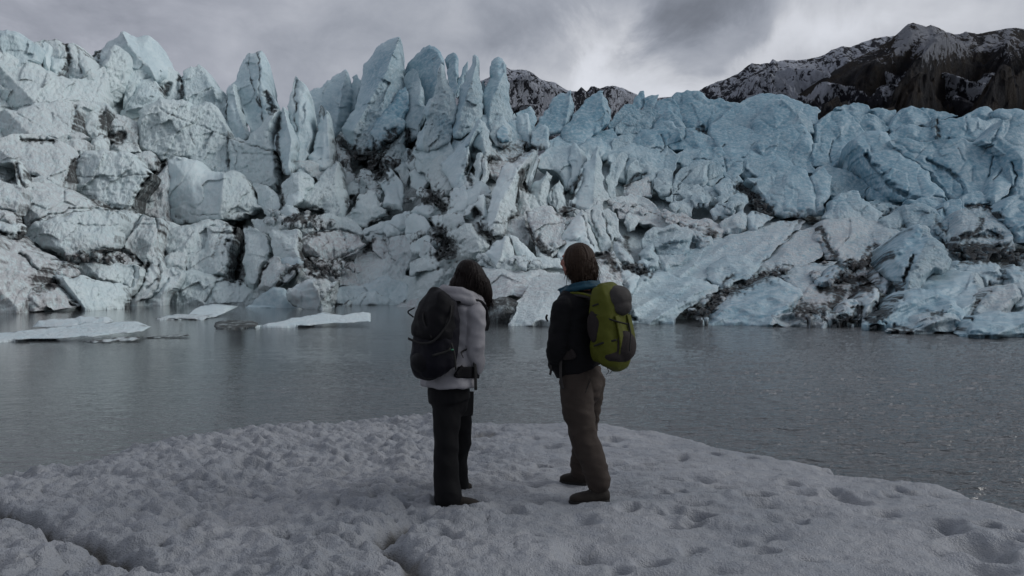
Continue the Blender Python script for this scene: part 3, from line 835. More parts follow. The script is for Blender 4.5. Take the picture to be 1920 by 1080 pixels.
H11|r=.2 b=.4|1083,279 1100,260 1125,258 1138,268 1135,287 1125,296 1100,304
H12|n=1.3 b=.5|1028,379 1040,347 1050,335 1057,352 1062,384 1060,399 1045,401
H13|b=.5|983,389 995,362 1007,376 1018,394 1000,401
H14|d=.3 n=1.2|968,404 973,337 983,325 988,350 990,374 1002,404 985,411
H15|b=.5 r=.4|766,326 778,312 790,310 800,320 806,345 792,364 768,349
H16|b=.5 r=.4|760,304 778,288 790,284 800,290 800,307 782,324 766,316
H17|b=.5 n=1.1|810,354 835,328 845,335 852,350 854,360 830,364
H18|r=.3 b=.4|835,414 842,380 852,352 870,348 882,382 877,399 857,414
H19|r=.3 b=.4|870,384 874,357 890,341 905,340 918,350 922,360 902,376 886,389
H20|r=.4 b=.5 z=-1.5|866,408 880,385 895,368 907,364 912,375 915,400 920,429 905,426 901,397 890,388 880,402
H21|r=.3 b=.3|760,402 790,402 810,425 822,446 760,446
H22|r=.4|801,408 830,402 838,420 832,436 815,426
H23|r=.4|768,398 784,385 800,375 815,380 822,390 832,404 800,408
H24|n=1.3 d=.2|943,444 950,412 965,405 985,405 993,432 992,456 970,448
H25|d=.4 n=1.2 b=.3|988,398 1005,390 1020,385 1045,400 1062,412 1052,442 1042,474 1010,484 1000,454 991,422
H26|r=.5|1058,404 1068,375 1080,380 1088,396 1078,405
Z1|n=1.2 z=-1|768,282 785,266 800,262 840,262 852,290 838,330 805,338 778,315
Z2|n=1.2 r=1 z=-.5|800,330 812,300 830,290 845,300 850,330 835,352 810,355
Z3|r=.8|735,285 750,275 770,280 775,300 765,318 742,312
Z4|r=.7|860,330 880,322 900,335 895,352 868,356
H27|d=.1|830,404 850,398 870,402 872,420 855,432 838,440 828,425
G1|b=.4 n=1.1|525,357 532,340 545,325 560,322 575,325 587,335 586,352 572,369 548,370 530,374
G1b|r=.3|532,385 540,362 560,358 575,362 560,380 545,392
G2||552,334 560,315 568,310 580,315 586,334
G3|b=.35 n=1.1 rl=.9 rr=.6 s=.2|548,389 560,362 590,345 600,330 615,315 630,300 638,305 640,320 645,345 650,370 649,389 641,409 625,406 600,391 570,391|634,302 628,340 632,370 640,400
G4|b=.5|643,362 655,342 665,335 672,345 673,362 660,379 650,376
G5|b=.4|663,334 675,318 690,315 698,325 698,342 691,359 675,369 671,347
G6|b=.5|691,354 694,338 705,340 722,357 723,374 712,384 703,376
*G7|b=.22 r=.1 f=.3 z=-1.5|706,340 720,322 732,316 745,330 755,345 758,365 756,392 735,388 716,384 721,360
G8|b=.4 n=1.1 s=.2|643,409 665,387 672,365 690,356 705,360 710,377 724,392 730,404 700,416 660,426
G9|b=.4 n=1.5 r=1|710,314 716,287 730,272 745,260 760,240 764,232 765,257 759,287 751,304 735,324 723,319
G10|b=.5 r=.3|521,404 530,387 545,385 557,390 557,404 545,411 530,414
G11|b=.5|498,404 505,390 510,390 514,404 505,412
G12|n=1.2 l=.7|470,412 500,405 530,405 545,412 542,429 520,439 495,436 475,426
G13|n=1.1|588,408 610,400 640,405 665,415 682,437 677,446 650,438 620,436 600,441 583,431
G14|b=.5|558,429 565,418 580,417 597,432 590,440 570,437
G15|r=.6|678,434 700,422 720,415 735,420 757,437 750,446 700,449 685,446
G15b|b=.5 r=.3 z=-1|718,434 722,420 732,419 745,428 752,438 735,441
G16|r=.3|718,419 745,402 768,395 772,432 757,441 735,428
G19|d=.4 b=.25 s=.4|697,448 760,440 790,445 797,472 782,494 742,504 715,486 698,469
G20|d=.3|795,450 835,470 850,490 830,492 795,488 785,478
G22|d=.4 s=.4|545,302 560,300 625,302 627,324 602,344 575,326 560,316 548,326
G23|b=.4|470,350 472,330 480,322 492,340 500,352
G24|r=.4|620,352 640,340 648,362 655,385 648,400 640,392 638,370
G25|D=.1 d=.4 n=1.2|628,262 638,245 648,262 655,290 660,320 640,330 630,310
G26|d=.3|625,320 645,312 665,325 660,345 645,350 630,340
G27|b=.5|738,318 752,302 765,306 770,325 762,345 750,335
G28||780,360 790,350 812,362 806,378 790,376
*W1|d=.3 B=.12 fl=1 a=.3 z=0 n=.35 f=0 r=.3 b=.35 k=0 q=0 B=.1 l=.1|60,613 72,601 100,598 140,597 150,592 175,595 195,594 208,603 200,609 130,613
*W2|d=.3 B=.12 fl=1 a=.3 z=0 n=.35 f=0 l=.4 r=.5 b=.2 k=0 d=.3 q=8|-60,636 -20,625 40,620 100,614 190,606 235,602 250,606 275,614 262,622 200,628 100,635 -20,642
*W3|fl=1 a=.3 z=0 n=.35 f=0 D=.8 k=0 b=.3 q=0|262,633 300,630 350,626 356,629 330,633 290,635
*W3b|fl=1 a=.3 z=0 n=.35 f=0 D=.5 d=.5 k=0 b=.3 q=0|155,640 200,636 258,632 262,636 220,640 175,643
*W4|d=.3 B=.12 fl=1 a=.3 z=0 n=.35 f=0 d=.5 D=.1 k=0 b=.3 q=6|288,598 310,592 350,590 372,590 392,592 380,600 350,598 300,601
*W5|d=.3 B=.12 fl=1 a=.3 z=0 n=.35 f=0 r=.3 b=.4 k=0 q=0|350,592 365,578 380,573 400,570 408,575 413,588 400,595 370,596
*W6|fl=1 a=.3 z=0 n=.35 f=0 D=.95 k=0 b=.4 q=6|401,613 403,605 420,600 460,601 482,606 480,612 440,616 410,617
*W7|d=.3 B=.12 fl=1 a=.3 z=0 n=.35 f=0 r=.35 b=.35 k=0 l=.3 q=10|474,611 530,602 545,596 580,592 605,586 618,589 640,592 680,585 694,588 694,604 650,606 560,610 500,613
'''
# key | object name | category | group | label
THING_TXT = '''
A2|ice_tower|ice tower||fluted grey ice tower with a dark gritty crest near the top left corner
A4|ice_peak|ice peak||broad flat-topped blue-grey ice peak, highest point of the left part of the glacier
C1|ice_spire|ice spire|tall spires along the glacier crest|round-topped smooth blue ice spire just right of the tallest pointed one
B1|ice_spire|ice spire|tall spires along the glacier crest|square-topped ice pillar with two dark vertical dirt stripes
B2|ice_fin|ice fin||pale curved ice fin leaning on the left side of the striped pillar
B5|ice_fin|ice fin||slim blue-sided ice fin between the striped pillar and the split tower
B6|ice_spire|ice spire|tall spires along the glacier crest|narrow ice tower split by a black vertical crevice
B7|ice_spire|ice spire||white cone of ice with two tips, in front and right of the split tower
B8|ice_finger|ice finger||tiny brown muddy finger of ice standing behind the two-tipped cone
B9|ice_spire|ice spire||wedge-shaped bluish ice peak behind and left of the tallest spire
B10|ice_spire|ice spire||small rounded ice point tucked between the bluish wedge and the tallest spire
B11|ice_spire|ice spire|tall spires along the glacier crest|tallest pointed ice spire with a smooth grey left face and sharp tip
C2|ice_spire|ice spire||shorter rounded spire standing in front of the round-topped blue one, on its left
C3|ice_spire|ice spire||rough pointed spire with a brown stone spot near its tip
C4|ice_spire|ice spire||hooked ice spire with a small window of sky beside its bent tip
C5|ice_spire|ice spire||thin blade of ice against the sky, right of the hooked spire
C6|ice_spire|ice spire|tall spires along the glacier crest|finger-shaped spire with smooth left face, next left of the last tall one
C7|ice_spire|ice spire|tall spires along the glacier crest|last tall thumb-shaped spire before the snowy distant mountain
C12|ice_block|ice block||small blue wedge of ice right beneath the snowy mountain's left foot
C13|ice_block|ice block||upright pale slab in front of the small blue wedge beneath the snowy mountain
C14|ice_block|ice block|leaning ice blocks below the snowy mountain|leaning trapezoid ice block with a bright right edge
C15|ice_block|ice block|leaning ice blocks below the snowy mountain|pointed slope-sided ice block right of the trapezoid one
C16|ice_block|ice block||low upright slab with a white rim, in front of the trapezoid block
D1|ice_block|ice block||small egg-shaped ice knob on the skyline between the pointed block and the broad domes
D2|ice_block|ice block||small flat-topped ice post beside the egg-shaped knob on the skyline
H10|ice_fin|ice fin||tall rippled white ice fin above the head of the man with the green backpack
G7|ice_block|ice block||smooth blue-grey pointed shard of ice leaning among rubble below the tallest spire
K14|ice_block|ice block||overhanging cap of ice perched on a dusty slope at the right
P1|ice_spire|ice spire||wave-shaped whitish ice spire above the black muddy cleft at the right shore
M9|iceberg|iceberg||overhanging mottled black and white iceberg standing at the far shore
M10|iceberg|iceberg||smooth blue triangular iceberg left of the mottled black and white one
M12|ice_chunk|ice chunk||small dark gritty chunk at the waterline right of the mottled iceberg
M13|ice_chunk|ice chunk||little pale lump under the right side of the mottled iceberg
N4|ice_boulder|ice boulder||black mud-covered ice boulder at the waterline between the two hikers
N5|ice_mound|ice mound||snowy white ice mound at the waterline left of the man in black
N20|ice_boulder|ice boulder||small smooth rounded boulder of ice behind the green backpack
P6|ice_mound|ice mound||large smooth whale-backed ice mound at the right shore, right of the black cleft
P7|ice_floe|ice floe||low lumpy ice floe with a dark hollow in front of the whale-backed mound
P8|ice_mound|ice mound||low white ice bank at the waterline at the right edge
P16|ice_floe|ice floe||low dirty ledge of ice at the waterline left of the black cleft
W1|ice_floe|ice floe|ice floating near the left shore|flat bluish ice block floating just behind the long dusty floe
W2|ice_floe|ice floe|ice floating near the left shore|long flat dusty ice floe reaching out of the left edge
W3|debris_raft|floating debris||thin dark strip of floating grit right of the long dusty floe
W3b|debris_raft|floating debris||thin pale broken strip of slush in front of the long dusty floe
W4|ice_floe|ice floe|ice floating near the left shore|low gritty grey floe in front of the small domed berg
W5|iceberg|iceberg||small white domed berg floating left of the blue triangular one
W6|gravel_mound|gravel mound||black gravel-covered mound floating at the left tip of the long white floe
W7|ice_floe|ice floe|ice floating near the left shore|long white floe with a lumpy back, in front of the mottled iceberg
'''
# ------------------------------------------------------------------ glacier layout
def curve(pts):
    xs, ys = zip(*pts)
    return lambda x: np.interp(x, xs, ys)


shore = curve([(-200, 604), (-20, 594), (0, 590), (150, 581), (230, 575), (384, 571), (450, 571), (560, 578), (640, 571), (760, 571), (850, 588),
               (900, 600), (950, 607), (1080, 611), (1200, 606), (1330, 608), (1450, 610), (1620, 611), (1700, 615), (1810, 625), (1940, 628), (2150, 634)])
skyl = curve([(-200, 60), (0, 66), (100, 85), (230, 85), (330, 130), (420, 165), (500, 190), (560, 190), (640, 170), (720, 140), (850, 150), (950, 215), (1050, 230), (1250, 215), (1500, 205), (1700, 212), (2150, 215)])
baselow = curve([(-200, 60), (130, 60), (250, 90), (420, 75), (560, 60), (1050, 70), (1250, 40), (2150, 22)])
depth_r = curve([(-200, 30), (0, 28), (500, 36), (900, 46), (1200, 60), (2150, 66)])


def slopeY(px, py):
    ys = shore(px)
    Y0 = CZ * F / (ys - HOR)
    t = (ys - py) / (ys - skyl(px))
    Y = Y0 + depth_r(px) * np.clip(t, 0, 1.25) ** 1.15
    return np.where(py > ys, CZ * F / np.maximum(py - HOR, 20), Y)      # beyond the shore: the lake surface


def seg_dist(P, A, B):
    """distance of points P (n,2) to segments A->B (m,2): returns min distance, nearest point"""
    best = np.full(len(P), 1e9)
    near = np.zeros_like(P)
    for a, b in zip(A, B):
        ab = b - a
        t = np.clip(((P - a) @ ab) / max(ab @ ab, 1e-9), 0, 1)
        q = a + t[:, None] * ab
        d = np.hypot(*(P - q).T)
        k = d < best
        best = np.where(k, d, best)
        near[k] = q[k]
    return best, near


def inside(P, poly):
    x, y = P[:, 0], P[:, 1]
    c = np.zeros(len(P), bool)
    n = len(poly)
    for i in range(n):
        x1, y1 = poly[i]
        x2, y2 = poly[(i + 1) % n]
        if y1 == y2: continue
        k = ((y1 > y) != (y2 > y)) & (x < (x2 - x1) * (y - y1) / (y2 - y1) + x1)
        c ^= k
    return c


def parse(s):
    return np.array([[float(v) for v in q.split(',')] for q in s.split()])


def rough_outline(poly, rng, amp):
    """break straight runs of an outline into a natural uneven line"""
    pts = [p for p in poly]
    for it in range(3):
        out = []
        for i in range(len(pts)):
            a, b = pts[i], pts[(i + 1) % len(pts)]
            out.append(a)
            L = np.hypot(*(b - a))
            if L > 5:
                nrm = np.array([-(b - a)[1], (b - a)[0]]) / L
                out.append((a + b) / 2 + nrm * rng.normal() * amp * min(L, 45) * 0.10)
        pts = out
    return np.array(pts)


# stains and crevices: width px, dirt with painted crevice shade, groove depth m, polyline
STAINS = [(float(a), float(b), float(c), parse(p)) for a, b, c, p in (l.split('|') for l in STAIN_TXT.strip().splitlines())]
BOXES = [(p[:, 0].min() - 6 * wd, p[:, 0].max() + 6 * wd, p[:, 1].min() - 6 * wd, p[:, 1].max() + 6 * wd) for wd, a, g, p in STAINS]
# regional grime: x, y, rx, ry, dust, dirt
ZONES = [tuple(float(v) for v in l.split()) for l in ZONE_TXT.strip().splitlines()]


def fields(px, py):
    """dirt, dust, groove from the stain lines and zones"""
    P = np.stack([px, py], 1)
    wob = np.stack([gn(px / 9, py / 9, 3), gn(px / 9, py / 9, 4)], 1) * 2.4 + np.stack([gn(px / 30, py / 30, 5), gn(px / 30, py / 30, 6)], 1) * 3
    Q = P + wob
    dirt = np.zeros(len(P)); groove = np.zeros(len(P)); dust = np.full(len(P), 0.03)
    x0, x1, y0, y1 = px.min(), px.max(), py.min(), py.max()
    for (wd, am, gr, pl), bx in zip(STAINS, BOXES):
        if bx[1] < x0 or bx[0] > x1 or bx[3] < y0 or bx[2] > y1: continue
        d, _ = seg_dist(Q, pl[:-1], pl[1:])
        w2 = wd * (0.72 if wd < 4 else 0.95)
        am = am * ((1.3 if gr >= .9 else .95) if wd >= 5 else 1.0)  # deep crevices blackened: dirt plus painted shade
        vary = np.clip(0.72 + 0.55 * gn(px / 14 + wd, py / 14, 13), 0.15, 1.1) if wd < 4 else np.clip(.60 + .55 * ridged(px / 16 + py / 22, py / 6 - px / 15, 16, 3), .12, 1.15)
        d = d * (1 + 0.6 * gn(px / 7, py / 7, 14) + (0.5 * gn(px / 18, py / 18, 15) if wd >= 5 else 0)).clip(0.5, 2.2)
        dirt = np.maximum(dirt, am * vary * (0.92 * np.exp(-(d / w2) ** 2) + 0.25 * np.exp(-(d / (w2 * 3.2)) ** 2)))
        groove = np.maximum(groove, gr * np.exp(-(d / (wd * 0.9)) ** 2))
    for (zx, zy, rx, ry, a, b) in ZONES:
        q = np.exp(-(((Q[:, 0] - zx) / rx) ** 2 + ((Q[:, 1] - zy) / ry) ** 2))
        dust = dust + 0.75 * a * q
        dirt = np.maximum(dirt, b * q)
    return np.clip(dirt, 0, 1), np.clip(dust, 0, 1), groove


def blueness(px, py):
    b = 0.10 + 0.62 * sstep(px, 900, 1500) * (1 - sstep(py, 360, 520)) + 0.34 * sstep(px, 560, 720) * (1 - sstep(py, 230, 330))
    b = b + 0.18 * sstep(px, 1500, 1800) * (1 - sstep(py, 400, 560)) + 0.36 * sstep(px, 1080, 1300) * sstep(py, 400, 480) * 1.5
    for zx, zy, rx, ry, a in ((1650, 338, 34, 20, .8), (1690, 362, 40, 12, .8), (1560, 385, 20, 16, .5), (1880, 425, 25, 40, .5), (1778, 400, 16, 24, .5), (1760, 310, 20, 10, .4), (830, 230, 20, 20, .3), (750, 200, 14, 14, .4)):
        b = b + a * np.exp(-((px - zx) / rx) ** 2 - ((py - zy) / ry) ** 2)
    b = b - .10 * sstep(px, 1250, 1400) * 0 + 0.12 * sstep(px, 300, 450) * (1 - sstep(py, 250, 400))
    return b


STEP = 1.7


def block(poly, ridge, o, seed):
    """one body of ice: relief front, rounded sides and back. Returns verts, faces, attributes"""
    rng = np.random.default_rng(seed)
    poly = poly.astype(float)
    outl = rough_outline(poly, rng, o.get('a', 0.9))
    lo, hi = outl.min(0) - 2, outl.max(0) + 2
    st = STEP * o.get('g', 1.0)
    gx, gy = np.arange(lo[0], hi[0] + st, st), np.arange(lo[1], hi[1] + st, st)
    nx, ny = len(gx), len(gy)
    X, Y = np.meshgrid(gx, gy)
    cxy = np.stack([(X[:-1, :-1] + st / 2).ravel(), (Y[:-1, :-1] + st / 2).ravel()], 1)
    cin = inside(cxy, outl).reshape(ny - 1, nx - 1)
    if cin.sum() < 4: return None
    jj, ii = np.nonzero(cin)
    q = np.stack([jj * nx + ii, (jj + 1) * nx + ii, (jj + 1) * nx + ii + 1, jj * nx + ii + 1], 1)
    used, inv = np.unique(q, return_inverse=True)
    q = inv.reshape(q.shape)
    P = np.stack([X.ravel()[used], Y.ravel()[used]], 1)
    # boundary edges
    E = np.concatenate([q[:, [0, 1]], q[:, [1, 2]], q[:, [2, 3]], q[:, [3, 0]]])
    Es = np.sort(E, 1)
    key = Es[:, 0].astype(np.int64) * len(P) + Es[:, 1]
    _, idx, cnt = np.unique(key, return_index=True, return_counts=True)
    be = E[idx[cnt == 1]]
    bv = np.unique(be)
    A, B = outl, np.roll(outl, -1, 0)
    de, near = seg_dist(P, A, B)
    P[bv] = near[bv]
    de[bv] = 0
    # the foot of a block stays buried in what lies below it: no rounding there
    ymax, ymin = outl[:, 1].max(), outl[:, 1].min()
    hgt = ymax - ymin
    keep = (A[:, 1] + B[:, 1]) / 2 < ymax - 0.16 * hgt
    de2, _ = seg_dist(P, A[keep], B[keep])
    area = 0.5 * abs(np.sum(A[:, 0] * B[:, 1] - B[:, 0] * A[:, 1]))
    cx, cy = poly.mean(0)
    fl = o.get('fl', 0)
    yb_ = ymax if fl else min(ymax, float(shore(cx)))
    Yb = float(slopeY(cx, yb_)) + o.get('z', 0)
    lean = o.get('l', 0.45)
    Yp = Yb + lean * (slopeY(P[:, 0], P[:, 1]) - float(slopeY(cx, yb_)))
    Yp = np.maximum(Yp, Yb)
    m_px = Yb / F
    size = math.sqrt(area) * m_px
    b = o.get('b', 0.36) * size * (0.88 - 0.34 * float(sstep(cx, 1000, 1150)))
    # world-ish flat coordinates for the noises
    U, V = P[:, 0] * m_px + seed * 3.7, P[:, 1] * m_px
    rough = np.full(len(P), o.get('r', 0.75))
    wpx = o.get('w', 0.30) * math.sqrt(area)
    e = np.clip(de2 / wpx, 0, 1)
    prof = np.sqrt(np.clip(1 - (1 - e) ** 2, 0, 1))
    if ridge is not None:
        dr, nr = seg_dist(P, ridge[:-1], ridge[1:])
        tent = de2 / (de2 + dr + 1e-3)
        prof = 0.75 * tent + 0.25 * prof
        right = sstep(P[:, 0] - nr[:, 0], -1.0, 2.5)
        rough = o.get('rl', 0.12) * (1 - right) + o.get('rr', 1.0) * right
        bul = prof * b * 1.35
    else:
        bul = prof * b
        if o.get('f', 1):
            cu, cv = cx * m_px + seed * 3.7, cy * m_px
            for k in range(5):
                an = rng.uniform(0, 6.283)
                sl = rng.uniform(0.25, 0.8)
                off = rng.uniform(0.55, 1.05) * b
                dd = (U - cu) * math.cos(an) + (V - cv) * math.sin(an)
                pl = off - sl * dd * o.get('f', 1)
                # soft minimum
                kk = 0.10 * b
                hq = np.clip(0.5 + 0.5 * (pl - bul) / kk, 0, 1)
                bul = pl * (1 - hq) + bul * hq - kk * hq * (1 - hq)
            bul = np.maximum(bul, -0.15 * b)
            fade = np.clip(de / (3 * STEP), 0, 1)
            bul = bul * fade
    dirt, dust, groove = fields(P[:, 0], P[:, 1])
    fade = np.clip(de / 7.0, 0, 1)
    # chipped planes, scallops and cracks
    am = o.get('n', 1.0) * (1 - .4 * float(sstep(cx, 1020, 1180) * (1 - sstep(cy, 370, 430))))
    wu, wv = U + 0.5 * gn(U * .6, V * .6, 11), V + 0.5 * gn(U * .6, V * .6, 12)
    c1, c2, cid, dx, dy = worley(wu * 0.52 + 0.2 * wv, wv * 0.42, seed % 97)
    ang = cid * 40
    bul = bul + am * 0.34 * (np.cos(ang) * dx + np.sin(ang) * dy) * fade * min(1, size / 4)
    crack = np.exp(-((c2 - c1) / 0.045) ** 2) * (cid > 0.35) * o.get('k', 0.3) * (cid > .55)
    groove = groove + crack * 0.12 * am
    dirt = np.clip(dirt + crack * 0.30 * sstep(gn(U * .3, V * .3, 31), -0.3, 0.3), 0, 1)
    s1, s2, sid, _, _ = worley(wu * 1.9 + wv * 1.0, wv * 1.15 - wu * 0.5, 7)
    bul = bul + am * rough * fade * ((0.10 + .10 * rough ** 3) * (0.55 - s1) + (0.07 + .07 * rough ** 3) * ridged(U * 1.6 + V * .9, V * 1.5 - U * .4, 21, 3))
    bul = bul + am * 0.16 * fade * fbm(U * .5, V * .5, 41, 4)
    # right foot of the glacier: melted, terraced scallops
    rg2 = sstep(P[:, 0], 1010, 1120) * sstep(P[:, 1], 400, 450)
    t1, _, _, _, _ = worley(wu * .75, wv * 1.25, 83)
    fade2 = np.clip(de2 / 9, 0, 1)
    bul = bul + rg2 * fade2 * (0.80 * ridged(U * .34 + .2 * V, V * .75 + .22 * U, 81, 2, .35) + .16 * ridged(U * .9 + .3 * V, V * 2.2 + .3 * U, 82, 2) - .2 + 0.35 * (.6 - t1))
    # right crest: smooth folds with fine creases
    rg3 = sstep(P[:, 0], 1080, 1200) * (1 - rg2) * o.get('c', 1)
    e1, e2, eid, _, _ = worley(wu * .42 + .35 * wv, wv * .36 - .2 * wu, 84)
    cr = np.exp(-((e2 - e1) / 0.055) ** 2) * (eid > .25) * rg3 * fade
    bul = bul + rg3 * fade * 0.55 * (0.55 - e1) - cr * .11
    dirt = dirt + cr * .30 * sstep(gn(U * .5, V * .5, 85), -.2, .4)
    bul = bul - groove * np.clip(de / 4, 0.15, 1)
    # strata
    if o.get('s', 0):
        zz = V + 0.25 * fbm(U * .25, V * .25, 51, 3) + 0.12 * U * rng.uniform(-1, 1)
        ln = np.exp(-((np.mod(zz, 1.9) - 0.9) / 0.07) ** 2)
        dirt = np.clip(dirt + o['s'] * ln * sstep(gn(U * .4, zz * .5, 61), -.2, .4), 0, 1)
    # joints between blocks darkened: crevice shade painted through the dirt channel
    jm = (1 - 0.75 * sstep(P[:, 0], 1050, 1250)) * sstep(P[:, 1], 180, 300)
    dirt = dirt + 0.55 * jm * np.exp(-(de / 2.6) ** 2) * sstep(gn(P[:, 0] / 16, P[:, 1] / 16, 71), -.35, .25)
    dirt = np.clip(dirt + o.get('D', 0), 0, 1)
    dust = np.clip(dust + o.get('d', 0), 0, 1)
    blu = blueness(P[:, 0], P[:, 1]) + o.get('B', 0) + 0.18 * (1 - rough)
    Yf = Yp - bul
    # foot goes on down a little
    py = P[:, 1].copy()
    foot = np.zeros(len(P), bool); foot[bv] = True
    foot &= P[:, 1] > ymax - 0.12 * hgt
    py[foot] += o.get('q', 14 if ymax > float(shore(cx)) - 8 else 5)
    V3 = W(P[:, 0], py, Yf)
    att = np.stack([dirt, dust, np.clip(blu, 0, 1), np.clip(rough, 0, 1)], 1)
    # sides and back
    T = o.get('t', 0.9) * size
    n0 = len(P)
    mp = -np.ones(n0, int); mp[bv] = np.arange(len(bv))
    c3 = W(np.array([cx]), np.array([(ymax * .6 + cy * .4)]), np.array([Yb + T * .6]))[0]
    rings = []
    base = V3[bv]
    for (dz, sc) in ((0.25, 0.985), (0.6, 0.9), (1.0, 0.55)):
        rg = base.copy()
        cc = c3.copy()
        rg[:, 0] = cc[0] + (rg[:, 0] - cc[0]) * sc
        rg[:, 2] = cc[2] + (rg[:, 2] - cc[2]) * sc
        rg[:, 1] = rg[:, 1] + dz * T
        rings.append(rg)
    nb = len(bv)
    allv = np.concatenate([V3] + rings + [c3[None] + np.array([[0, T * .5, 0]])])
    fq = [q[:, ::-1]]
    a, bb = mp[be[:, 0]], mp[be[:, 1]]
    prev0, prev1 = be[:, 0], be[:, 1]
    for k in range(3):
        s = n0 + k * nb
        fq.append(np.stack([prev0, prev1, s + bb, s + a], 1))
        prev0, prev1 = s + a, s + bb
    tri = np.stack([prev0, prev1, np.full(len(a), len(allv) - 1)], 1)
    ab = att[bv]
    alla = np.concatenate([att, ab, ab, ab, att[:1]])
    return allv, np.concatenate(fq), tri, alla


def make_block_object(name, parts, label=None, cat=None, group=None, kind=None, parent=None):
    V, Q, T, A = [], [], [], []
    n = 0
    for p in parts:
        if p is None: continue
        v, q, t, a = p
        V.append(v); Q.append(q + n); T.append(t + n); A.append(a); n += len(v)
    V = np.concatenate(V)
    c = np.array([V[:, 0].mean(), V[:, 1].mean(), V[:, 2].min()]) if label and kind is None else np.zeros(3)
    me = mesh_from(name, V - c, [np.concatenate(Q), np.concatenate(T)], ICE, {'ice': np.concatenate(A)})
    o = link(name, me, parent, Vector(c))
    if label: tag(o, label, cat, group, kind)
    return o


bodies = []
for li, line in enumerate(BLOCK_TXT.strip().splitlines()):
    f = line.split('|')
    key, opts, pts = f[0].strip(), f[1].split(), parse(f[2])
    ridge = parse(f[3]) if len(f) > 3 and f[3].strip() else None
    o = {}
    for kv in opts:
        k, v = kv.split('=')
        o[k] = float(v)
    bodies.append((key, block(pts, ridge, o, 11 + li)))

# loose ice rubble lying in the hollows: part of the glacier mass
rng = np.random.default_rng(5)
rub = []
for l in RUBBLE_TXT.strip().splitlines():
    x0, y0, x1, y1, hw, cnt, smin, smax, dd, du = [float(v) for v in l.split()]
    for k in range(int(cnt)):
        tt = rng.uniform()
        cx = x0 + (x1 - x0) * tt + rng.normal() * hw * 0.6
        cy = y0 + (y1 - y0) * tt + rng.normal() * hw * 0.35
        if cy > shore(cx) - 3: cy = float(shore(cx)) - 3
        r = rng.uniform(smin, smax)
        n = rng.integers(6, 9)
        an = np.sort(rng.uniform(0, 6.28, n)) + rng.uniform(0, 1)
        rr = r * rng.uniform(0.7, 1.15, n)
        tl = rng.uniform(-0.6, 0.6)
        px = cx + rr * np.cos(an) * 1.2
        py = cy + rr * np.sin(an) * 0.8 + (px - cx) * tl * 0.4
        rub.append(block(np.stack([px, py], 1), None, {'z': -1.2 - rng.uniform(0, 1.0), 'b': .5, 'D': dd * rng.uniform(.1, .9), 'd': du, 'k': .2, 'n': .6, 'g': .9, 'r': .8}, 900 + k + int(x0)))

# the mass of the glacier behind and between the blocks
gx = np.arange(-190, 2110, 3.2)
gt = np.linspace(-0.03, 1.0, 240)
GX, GT = np.meshgrid(gx, gt)
ys, yt = shore(GX), skyl(GX)
GY = ys + (yt + baselow(GX) - ys) * GT
px, py = GX.ravel(), GY.ravel()
Yg = slopeY(px, py) + 3.4
mp_ = Yg / F
U, V = px * 0.045, py * 0.045
c1, c2, cid, dx, dy = worley(U * .35 + .5 * gn(U * .3, V * .3, 1), V * .4 + .5 * gn(U * .3, V * .3, 2), 9)
rel = 1.1 * (0.6 - c1) * (0.4 + cid) + 0.5 * fbm(U * .5, V * .5, 12, 4) + .35 * (np.cos(cid * 40) * dx + np.sin(cid * 40) * dy)
s1, s2, sid, _, _ = worley(U * 1.3, V * 1.3, 3)
rel = rel + 0.45 * (.5 - s1) + .10 * ridged(U * 2, V * 2, 4, 3)
lowf = np.clip(GT.ravel() * 12, 0, 1)
dirt, dust, groove = fields(px, py)
Yg = Yg - rel * lowf + groove * 1.2
dirt = np.clip(dirt + 0.20 * np.exp(-((c2 - c1) / .12) ** 2) + BASE_DIRT_SHADE * (1 - sstep(px, 1050, 1250) * (1 - sstep(py, 430, 500))) * (0.5 + gn(U * .2, V * .2, 8)), 0, 1)
att = np.stack([dirt, np.clip(dust + .15, 0, 1), np.clip(blueness(px, py), 0, 1), np.full(len(px), .9)], 1)
Vb = W(px, py, Yg)
nx, ny = len(gx), len(gt)
# top runs back as an ice plateau
extra = []
for k, (dy_, dz_) in enumerate(((6, -1.5), (16, -3), (40, -6), (120, -12), (300, -24))):
    row = Vb[-nx:].copy()
    row[:, 0] *= (row[:, 1] + dy_) / row[:, 1]
    row[:, 1] += dy_
    row[:, 2] += dz_ + 0.8 * gn(row[:, 0] * .1, row[:, 1] * .1, 77)
    extra.append(row)
Vb = np.concatenate([Vb] + extra)
att = np.concatenate([att] + [att[-nx:]] * len(extra))
I = np.arange((ny + len(extra)) * nx).reshape(ny + len(extra), nx)
qb = np.stack([I[:-1, :-1].ravel(), I[:-1, 1:].ravel(), I[1:, 1:].ravel(), I[1:, :-1].ravel()], 1)
basepart = (Vb, qb, np.zeros((0, 3), int), att)

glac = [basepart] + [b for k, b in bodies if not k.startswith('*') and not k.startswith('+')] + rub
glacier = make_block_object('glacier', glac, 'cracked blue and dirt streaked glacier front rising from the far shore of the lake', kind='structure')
THINGS = {}
for l in THING_TXT.strip().splitlines():
    key, name, cat, group, label = [s.strip() for s in l.split('|')]
    THINGS[key] = (name, cat, group or None, label)
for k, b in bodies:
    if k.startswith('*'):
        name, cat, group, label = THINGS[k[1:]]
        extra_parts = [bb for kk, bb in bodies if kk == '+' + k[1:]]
        make_block_object(name, [b] + extra_parts, label, cat, group)
